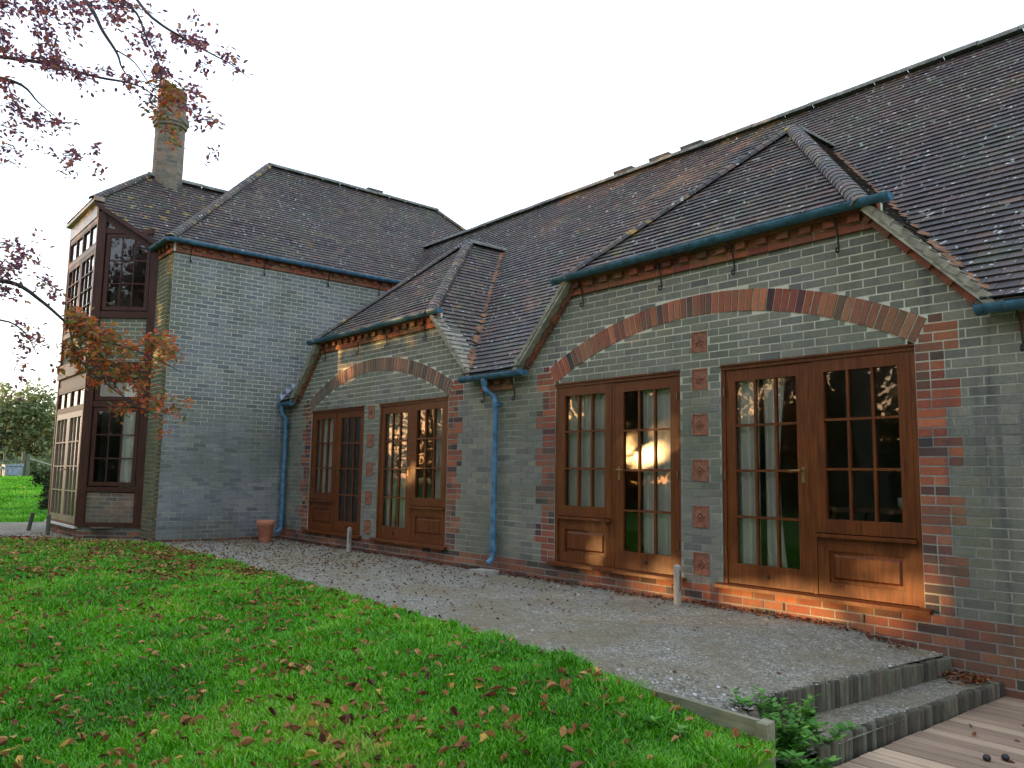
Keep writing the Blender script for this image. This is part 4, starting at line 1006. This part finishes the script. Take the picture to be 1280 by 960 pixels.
# grass blades
rng = np.random.default_rng(3)
def grass_mesh(n):
    X = []; 
    # sample so that screen density stays even: distance distribution
    cnt = 0; xs_ = []; ys_ = []
    while cnt < n:
        d = 3.2*(16/3.2)**(rng.random(60000)**1.15); az = np.radians(rng.uniform(-2, 50, 60000))  # angle from -X toward +Y, widened
        az = np.radians(rng.uniform(-8, 78, 60000))
        x = -d*np.cos(az); y = CAM.y+d*np.sin(az)
        yee = np.interp(x, [a for a, _ in YE], [b for _, b in YE])
        ok = (y < yee+.02+.04*np.sin(x*9)+.03*np.sin(x*23)) & (x < -1.2) & ((x < -2.35) | (y < -2.95))
        xf = -19-rng.random(12000)**1.4*38; lo = np.where(xf < -21.4, -6., -2.45); yf = lo+rng.random(12000)*(-.4+(-xf-19)*.16-lo+2)
        x = np.concatenate([x[ok], xf]); y = np.concatenate([y[ok], yf]); xs_.append(x); ys_.append(y); cnt += len(x)
    x = np.concatenate(xs_)[:n]; y = np.concatenate(ys_)[:n]
    z_ = np.array([gz(a, b) for a, b in zip(x, y)])
    d = np.hypot(x, y-CAM.y); h = (.028+.026*rng.random(n))*np.clip(d/16, 1, 2)*(1+.25*np.sin(x*2.1+y*1.7)*np.sin(y*3.1))
    tall = rng.random(n) < .02; h[tall] *= 1.6; cl_ = np.array([noise.noise(Vector((a*3.5, b*3.5, 1))) for a, b in zip(x, y)]); h *= 1+.75*cl_
    wd = (.0018+.0016*rng.random(n))*(.7+d*.16); an = rng.random(n)*2*np.pi; ln = (.25+.9*rng.random(n))*h; an2 = an+np.pi/2+rng.normal(0, .5, n)
    c, s = np.cos(an)*wd, np.sin(an)*wd; lx, ly = np.cos(an2)*ln, np.sin(an2)*ln
    V = np.empty((n, 5, 3), np.float32)
    V[:, 0] = np.stack([x-c, y-s, z_-.004], 1); V[:, 1] = np.stack([x+c, y+s, z_-.004], 1)
    V[:, 2] = np.stack([x+c*.8+lx*.35, y+s*.8+ly*.35, z_+h*.6], 1); V[:, 3] = np.stack([x-c*.8+lx*.35, y-s*.8+ly*.35, z_+h*.6], 1)
    V[:, 4] = np.stack([x+lx, y+ly, z_+h*(1-.15*rng.random(n))], 1)
    me = bpy.data.meshes.new('grass'); me.vertices.add(n*5); me.vertices.foreach_set('co', V.ravel())
    h = None; b0 = (np.arange(n)*5)[:, None]; li = np.concatenate([b0+np.array([0, 1, 2, 3]), b0+np.array([3, 2, 4])], 1).astype(np.int32).ravel()
    me.loops.add(n*7); me.loops.foreach_set('vertex_index', li); me.polygons.add(n*2)
    st_ = np.stack([np.arange(n)*7, np.arange(n)*7+4], 1).ravel().astype(np.int32); tt = np.tile([4, 3], n).astype(np.int32)
    me.polygons.foreach_set('loop_start', st_); me.polygons.foreach_set('loop_total', tt)
    me.update(calc_edges=True); me.validate()
    pn = np.array([noise.noise(Vector((a*.8, b*.8, 3)))+.6*noise.noise(Vector((a*2.6, b*2.6, 8))) for a, b in zip(x[::1], y[::1])]); tv = np.clip(rng.normal(.45, .2, n)+.42*pn, 0, 1); a3 = np.zeros((n, 2, 3), np.float32); a3[:, :, 0] = tv[:, None]
    at = me.attributes.new('tone', 'FLOAT_VECTOR', 'FACE'); at.data.foreach_set('vector', a3.ravel())
    pass
    me.materials.append(M['grass']); o = bpy.data.objects.new('grass', me); C.objects.link(o)
    tag(o, 'short bright green lawn grass in front of the house', 'grass', kind='stuff')
grass_mesh(480000)

# weeds at the end of the path
def weed(x, y, z_, n, h, label, spread=.2):
    root = empty('leafy_weed', (x, y, z_)); tag(root, label, 'weed', 'green weeds growing at the end of the path edging')
    st = MB(); lf = MB()
    for k in range(n):
        an = rt()*6.28; le = rt()*spread; hh = h*(.4+.5*rt()); x0, y0 = random.gauss(0, .06), random.gauss(0, .06); tip = Vector((x0+math.cos(an)*le, y0+math.sin(an)*le, hh))
        pts = [Vector((x0, y0, 0)), Vector((x0, y0, 0)).lerp(tip, .5)+Vector((0, 0, hh*.15)), tip]; st.tube(pts, [.004, .003, .0015], 5, (.5, 0, 0))
        for j in range(9):
            t_ = .2+.8*j/8; P = pts[0].lerp(pts[1], t_*2) if t_ < .5 else pts[1].lerp(pts[2], t_*2-1)
            for q in range(2):
                a2 = j*1.57+q*PI+rt(); d = Vector((math.cos(a2), math.sin(a2), .25+.3*rt())); leaf_poly(lf, P, d, Vector((0, 0, 1)), (.062+.035*rt())*(1.15-.5*t_), (rt(), 0, 0), .02)
    st.build('stem', M['weed'], root); lf.build('leaves', M['weed'], root)
weed(-2.64, -2.46, -.42, 6, .3, 'tall leafy green weed against the corner of the upper log row', .22)
weed(-2.48, -2.36, -.42, 7, .2, 'bushy green weed spreading over the gravel between the log rows', .3)
weed(-2.5, -2.62, -.46, 12, .24, 'thick green weed at the left end of the lower log row', .22)
weed(-2.38, -2.72, -.5, 8, .2, 'low green weed at the bottom corner of the deck', .2)
weed(-2.82, -3.1, -.42, 6, .2, 'low broad leafed weed in front of the grey plank', .14)
weed(-3.15, -3.05, -.4, 5, .15, 'small green weed in the lawn beside the plank', .12)
mb = MB(); 
for (x, y) in ((-1.86, -1.62), (-1.8, -1.53)):
    mb.lathe([(.001, 0), (.018, .004), (.022, .016), (.014, .03), (.001, .034)], (x+1.83, y+1.58, 0), 8)
o = mb.build('dark_pebbles', M['iron'], None, True); o.location = (-1.83, -1.58, -.501); tag(o, 'two small dark pebbles lying on the timber deck', 'pebbles')

# ------------------------------------------------------------------ trees
GAPS = [((-5.86, 0, 1.28), .3), ((-5.4, 0, -.15), .2), ((-10.15, 0, 1.0), .14), ((-12.1, 0, 2.6), .13), ((-3.6, 0, -.1), .22), ((-4.4, 0, -.1), .2), ((-2.95, 0, .15), .2), ((-5.15, 0, 1.5), .1), ((-6.6, 0, .1), .22), ((-7.2, 0, .9), .12)]
def in_gap(P):        # leaf-free corridors cut toward the sun so its patches land on the house
    for (A, r) in GAPS:
        v = P-Vector(A); t_ = v.dot(SUN_D)
        if t_ > 0 and (v-SUN_D*t_).length < r*(1+.5*noise.noise(P*1.3))+t_*.004: return True
    return False
def crown(mb, blobs, n, s, tone_=(0, 1), reject=None, off=None):
    tot = sum(b[3]**2 for b in blobs)
    for (x, y, z_, r) in blobs:
        k = int(n*r*r/tot)
        for _ in range(k):
            v = Vector((random.gauss(0, 1), random.gauss(0, 1), random.gauss(0, 1))).normalized()*r*(rt()**.45)
            P = Vector((x, y, z_))+v; P += Vector((noise.noise(P*1.1), noise.noise(P*1.1+Vector((9, 0, 0))), noise.noise(P*1.1+Vector((0, 9, 0)))))*.5*r*.4
            if noise.noise(P*1.5) < -.12: continue
            if reject and reject(P): continue
            if off is not None and in_gap(P+off): continue
            quad_leaf(mb, P, s*(.7+.6*rt()), (tone_[0]+(tone_[1]-tone_[0])*rt(), 0, 0))
def tree(name, loc, h, r, nb, n, s, mm, label, cat='tree', group=None, seed=1, trunk_r=.25, zlow=.35):
    st_ = random.getstate(); random.seed(seed)
    root = empty(name, loc); tag(root, label, cat, group)
    tr = MB(); tr.tube([(0, 0, -.3), (.05*h*(rt()-.5), .05*h*(rt()-.5), h*.35), (.1*h*(rt()-.5), 0, h*.75)], [trunk_r, trunk_r*.7, trunk_r*.25], 9)
    blobs = []
    for k in range(nb):
        a = rt()*6.28; zz = zlow+(1-zlow)*rt()*.85; rr = r*math.sqrt(rt())*(1.0-.55*max(0, (zz-.55)/.45)); br = r*(.26+.22*rt()); blobs.append((math.cos(a)*rr, math.sin(a)*rr, zz*h, br))
        tr.tube([(0, 0, h*zlow*.7+rt()*h*.2), (math.cos(a)*rr*.5, math.sin(a)*rr*.5, zz*h*.85), (math.cos(a)*rr, math.sin(a)*rr, zz*h)], [trunk_r*.3, trunk_r*.18, .02], 5)
    tr.build('trunk', M['bark'], root, True)
    mb = MB(); crown(mb, blobs, n, s, off=Vector(loc)); mb.build('crown', M[mm], root)
    random.setstate(st_); return root
# far field trees behind the fence (left edge of the picture)
G = 'trees beyond the field fence'
far = [(-80, 4.5, 8.0, 4.2, 'round olive green tree with a bushy top above the fence post'), (-84, 10.5, 7.0, 4.0, 'dense green tree partly hidden behind the bay'), (-78, -1.2, 6.8, 3.6, 'green tree at the left edge of the field'),
       (-92, 7.2, 7.2, 4.4, 'darker tree farther back behind the round olive tree'), (-88, 15, 7.6, 4.5, 'dark tree low behind the house corner'), (-86, -6, 7, 4, 'tree at the far left end of the field row')]
for i, (x, y, h, r, lb) in enumerate(far): tree('oak_tree', (x, y, .4), h, r*1.1, 22, 9500, .42, 'oak', lb, group=G, seed=40+i, zlow=.06)
mb = MB()
for k in range(16000):
    x = -70-6*rt(); y = -8+30*rt(); P = Vector((x, y, .3+2.6*rt()*(.6+.4*noise.noise(Vector((y*.4, 0, 0)))))); quad_leaf(mb, P, .38, (rt()*.9, 0, 0))
tag(mb.build('hedge', M['oak']), 'low dark hedge running behind the wire fence at the far field edge', 'hedge')
# field fence
fr = empty('field_fence', (-58, 3, .5)); tag(fr, 'wooden post and wire fence with rails across the far field', 'fence')
for (y, h, r) in ((-1.6, 1.35, .07), (1.75, 1.5, .07), (2.75, 1.6, .1), (3.0, 1.45, .12), (5.6, 1.3, .07), (8.5, 1.3, .07)):
    mb = MB(); mb.tube([(0, y-3, -.2), (0, y-3, h)], r, 8); mb.build('post', M['green_post'], fr)
mb = MB(); mb.tube([(0, -.1, 1.25), (.6, 3.3, .15)], .05, 6); mb.build('brace', M['old_post'], fr)
mb = MB(); mb.tube([(0, -4.6, 1.0), (0, -.3, 1.0)], .06, 6); mb.tube([(0, -4.6, .65), (0, -.3, .65)], .06, 6); mb.build('rail', M['green_post'], fr)
mb = MB()
for z_ in (.4, .7, 1.0, 1.25): mb.tube([(0, -.2, z_), (0, 5.5, z_)], .008, 4)
mb.build('wire', M['iron'], fr)
mb = MB(); mb.box(-.45, .45, -.45, .45, 0, .75); mb.hexa([(-.5, -.5, .75), (.5, -.5, .75), (.5, .5, .75), (-.5, .5, .75), (-.5, -.5, .82), (.5, -.5, .82), (.5, .5, .9), (-.5, .5, .9)]); mb.box(.451, .5, -.3, .3, .2, .6)
o = mb.build('water_trough', [M['lead']]); o.location = (-56.5, 2.0, .45); tag(o, 'small pale blue grey tank standing before the field fence', 'tank')
mb = MB(); mb.box(-.3, .3, -.4, .4, .55, .7); mb.box(-.25, -.15, -.35, -.25, 0, .55); mb.box(.15, .25, -.35, -.25, 0, .55); mb.box(-.25, -.15, .25, .35, 0, .55); mb.box(.15, .25, .25, .35, 0, .55)
o = mb.build('white_crate', M['white_paint']); o.location = (-57, 1.1, .47); tag(o, 'small white box on legs left of the blue grey tank in the field', 'box')
tree('garden_bush', (-26.5, -1.62, -.12), 1.0, .5, 26, 6000, .09, 'dark_leaf', 'small dark green bush standing on the lawn behind the bay', 'bush', seed=5, trunk_r=.02, zlow=.1)

# copper beech whose boughs hang into the picture
random.seed(11)
beech = empty('copper_beech', (-9.5, -12.5, -.5)); tag(beech, 'copper beech with purple and orange leaves, its branches hanging in from the upper left', 'tree')
BO = Vector(beech.location)
def at(px, py, dep):
    return CAM+(cd+cr*((px-640)/FPX)+cu*((480-py)/FPX))*dep
tr = MB(); tr.tube([(0, 0, -.3), (.1, .1, 2), (-.1, .3, 5), (0, .2, 8), (.2, 0, 11)], [.42, .34, .27, .18, .06], 12)
tr.build('trunk', M['bark'], beech, True)
LV = {'dark': MB(), 'orange': MB()}
def bough(pts, r0, r1, root_pt=None):
    mb = MB(); P = [at(*q)-BO for q in pts]
    if root_pt is not None: P = [Vector(root_pt), (Vector(root_pt)+P[0])*.5+Vector((0, 0, .3))]+P
    n = len(P); sm = []
    for i in range(n-1):
        p0, p1, p2, p3 = P[max(i-1, 0)], P[i], P[i+1], P[min(i+2, n-1)]
        for k in range(4):
            t_ = k/4; sm.append(.5*((2*p1)+(p2-p0)*t_+(2*p0-5*p1+4*p2-p3)*t_*t_+(3*p1-p0-3*p2+p3)*t_**3))
    sm.append(P[-1]); rs = [r0+(r1-r0)*i/(len(sm)-1) for i in range(len(sm))]
    mb.tube(sm, rs, 6); mb.build('branch', M['twig'], beech, True)
D = 7.2
bough([(-160, 40, 7.5), (-40, 65, 7.5), (50, 78, 7.3), (120, 96, 7.2), (175, 108, 7.1), (215, 140, 7.0)], .032, .003, (0, .2, 6))
bough([(-40, -140, 7.6), (60, -50, 7.5), (110, 5, 7.4), (128, 38, 7.3), (146, 66, 7.2), (152, 84, 7.2), (162, 98, 7.2)], .035, .004, (0, .2, 7.2))
bough([(146, 63, 7.2), (168, 78, 7.2), (188, 107, 7.1), (210, 135, 7.1), (236, 158, 7.0)], .007, .003)
bough([(60, -60, 7.0), (160, 5, 7.0), (182, 45, 7.0), (196, 72, 6.9), (205, 105, 6.9)], .02, .003, (0, .2, 8))
bough([(90, -60, 7.4), (190, 22, 7.3), (225, 45, 7.2), (262, 66, 7.2), (288, 80, 7.2), (312, 98, 7.1)], .02, .0025, (.1, .1, 8.3))
bough([(-120, 70, 7), (-10, 95, 7), (28, 107, 7), (48, 128, 7), (72, 148, 7)], .03, .003, (0, .2, 5.5))
bough([(-150, 330, 6.6), (-20, 348, 6.6), (22, 356, 6.6), (50, 375, 6.6), (68, 390, 6.6), (86, 407, 6.6)], .03, .010, (0, .1, 3.6))
bough([(72, 393, 6.6), (105, 420, 6.5), (150, 432, 6.4), (190, 446, 6.3), (228, 466, 6.2)], .009, .003)
bough([(86, 407, 6.6), (100, 450, 6.5), (140, 485, 6.4), (180, 512, 6.3), (205, 520, 6.3)], .008, .003)
bough([(-80, 400, 6.4), (0, 400, 6.4), (30, 415, 6.4), (45, 440, 6.4)], .012, .003)
# leaf sprays: (px, py, rx, ry, count, kind)
SP = [(20, 12, 40, 14, 60, 'd'), (62, 18, 30, 28, 80, 'd'), (110, 12, 40, 14, 60, 'd'), (160, 12, 45, 12, 60, 'd'), (60, 50, 22, 22, 40, 'd'), (98, 40, 18, 20, 26, 'd'),
      (12, 45, 20, 16, 28, 'd'), (10, 66, 14, 10, 30, 'd'), (40, 74, 26, 7, 30, 'd'), (70, 85, 22, 16, 90, 'd'), (105, 105, 18, 20, 36, 'd'), (135, 92, 26, 8, 16, 'd'), (72, 66, 14, 12, 22, 'd'),
      (150, 30, 22, 14, 30, 'd'), (190, 45, 16, 18, 26, 'd'), (235, 52, 22, 16, 40, 'd'), (252, 58, 12, 8, 30, 'd'), (200, 72, 14, 14, 26, 'd'), (205, 95, 20, 10, 50, 'd'), (165, 108, 12, 16, 30, 'd'),
      (213, 112, 26, 12, 70, 'o'), (222, 130, 24, 10, 50, 'o'), (205, 148, 22, 12, 30, 'o'), (215, 165, 16, 10, 24, 'o'), (222, 186, 8, 6, 10, 'o'), (250, 140, 22, 14, 36, 'd'), (262, 155, 18, 8, 24, 'd'), (245, 118, 16, 10, 20, 'd'), (270, 195, 10, 12, 8, 'd'),
      (190, 130, 14, 8, 20, 'd'), (258, 85, 14, 10, 18, 'd'), (285, 72, 18, 10, 16, 'd'), (305, 92, 14, 8, 8, 'd'), (172, 60, 14, 10, 16, 'd'), (255, 28, 22, 12, 8, 'd'),
      (10, 110, 14, 14, 26, 'd'), (28, 138, 24, 20, 46, 'd'), (50, 155, 26, 12, 36, 'd'), (80, 158, 20, 10, 34, 'd'), (15, 165, 18, 12, 20, 'd'), (8, 190, 16, 14, 20, 'd'), (15, 205, 20, 8, 14, 'd'),
      (92, 200, 16, 12, 26, 'd'), (88, 215, 10, 8, 14, 'd'), (118, 190, 14, 8, 10, 'd'), (130, 216, 16, 5, 10, 'd'), (72, 195, 10, 6, 6, 'd'), (50, 186, 10, 6, 5, 'd'),
      (22, 310, 30, 14, 26, 'd'), (35, 325, 18, 10, 26, 'd'), (10, 345, 26, 12, 44, 'd'), (15, 368, 26, 8, 30, 'd'), (55, 298, 18, 6, 6, 'd'), (62, 358, 16, 10, 26, 'd'), (75, 372, 12, 8, 16, 'd'), (25, 335, 26, 12, 26, 'd'),
      (30, 410, 14, 12, 10, 'd'), (40, 435, 20, 16, 24, 'd'), (22, 455, 14, 14, 12, 'd'), (50, 425, 12, 16, 14, 'd'), (25, 480, 12, 14, 7, 'd'),
      (100, 400, 20, 14, 60, 'o'), (112, 420, 30, 20, 110, 'o'), (100, 450, 20, 22, 70, 'o'), (140, 425, 30, 14, 70, 'o'), (135, 452, 26, 16, 60, 'o'), (160, 440, 16, 12, 34, 'o'), (200, 432, 22, 12, 70, 'o'), (215, 444, 16, 8, 30, 'o'),
      (160, 470, 22, 14, 44, 'o'), (178, 485, 14, 14, 30, 'o'), (152, 515, 18, 8, 20, 'o'), (185, 510, 16, 10, 24, 'o'), (205, 505, 10, 18, 20, 'o'), (222, 515, 10, 14, 16, 'o'), (202, 545, 6, 6, 6, 'o'), (230, 505, 10, 8, 6, 'o'), (75, 465, 8, 8, 8, 'o'), (130, 480, 24, 12, 26, 'o'), (190, 460, 18, 10, 22, 'o')]
tw = MB()
for (x, y, rx, ry, n, k) in SP:
    dep = 6.5 if (y > 290) else 7.1; mb = LV['dark' if k == 'd' else 'orange']; n = int(n*(2.5 if k == 'd' else (2.2 if y < 290 else 3.0)))
    nt_ = max(2, n//9)
    for j in range(nt_):
        a = rt()*6.28; q0 = (x-rx*.6+random.gauss(0, rx*.25), y-ry*.6+random.gauss(0, ry*.3), dep+random.gauss(0, .25)); q1 = (x+rx*(rt()*1.6-.6), y+ry*(rt()*1.6-.6), dep+random.gauss(0, .3))
        A_, B_ = at(*q0)-BO, at(*q1)-BO; Mi = (A_+B_)*.5+Vector((0, 0, .02)); tw.tube([A_, Mi, B_], [.0028, .002, .001], 4)
        for i in range(max(1, n//nt_)):
            t_ = rt(); P = A_.lerp(Mi, t_*2) if t_ < .5 else Mi.lerp(B_, t_*2-1); P = P+Vector((random.gauss(0, .03), random.gauss(0, .03), random.gauss(0, .03)))
            d = (B_-A_).normalized()*.6+Vector((random.gauss(0, .7), random.gauss(0, .7), random.gauss(-.1, .5))); leaf_poly(mb, P, d, Vector((random.gauss(0, .5), random.gauss(0, .5), 1)),   .034+.026*rt(), (rt(), 0, 0), .03+.08*rt())
tw.build('twigs', M['twig'], beech)
# rest of the crown, outside the picture; it shades the lawn and shows in the glass
bl = []
for k in range(30):
    a = rt()*6.28; zz = 4.3+rt()*8.5; rr = 5.6*math.sqrt(rt())*(1-.5*max(0, (zz-8)/5)); bl.append((math.cos(a)*rr, math.sin(a)*rr, zz, 1.2+.8*rt()))
def rej(P):
    q = pixel(P+BO); return (-60 < q[0] < 1400 and -60 < q[1] < 1100) or (P+BO-CAM).length < 2.2
mb = LV['dark']; crown(mb, bl, 19000, .13, (0, 1), rej, BO)
LV['dark'].build('crown', M['beech_dark'], beech); LV['orange'].build('orange_spray', M['beech_orange'], beech)
# trees behind the viewer that stand between the low sun and the house
T2 = [(-22, -17, 12, 5.0, 31), (-30, -24, 14, 6, 32), (-15, -22, 13, 5.5, 33), (-5, -20, 12, 5, 34), (4, -18, 11, 5, 35), (12, -16, 11, 5, 36), (-38, -20, 13, 6, 37)]
names = ['broad tree shading the front lawn from the left', 'tall tree farther left behind the viewer', 'tall tree behind the copper beech', 'dark tree straight behind the viewer', 'dark tree reflected in the rightmost window', 'tree at the right behind the viewer', 'distant tree at the sunset side of the lawn']
for (x, y, h, r, sd), lb in zip(T2, names): tree('garden_tree', (x, y, -.6), h, r, 30, 15000, .36, 'dark_leaf', lb, group='garden trees behind the viewer', seed=sd, trunk_r=.35, zlow=.12)

mb = MB(); random.seed(77)  # hedge added out of view to hold back the low sun
for k in range(42000):
    t_ = rt(); x = -48+60*t_; y = -27+3.0*math.sin(t_*5)+random.gauss(0, .9); P = Vector((x, y, -.5+(4.4+1.2*noise.noise(Vector((x*.3, 0, 4))))*rt()))
    if in_gap(P): continue
    quad_leaf(mb, P, .42, (rt(), 0, 0))
tag(mb.build('sun_block_hedge', M['dark_leaf']), 'long tall unseen hedge added behind the viewer to block the low sun', 'hedge')
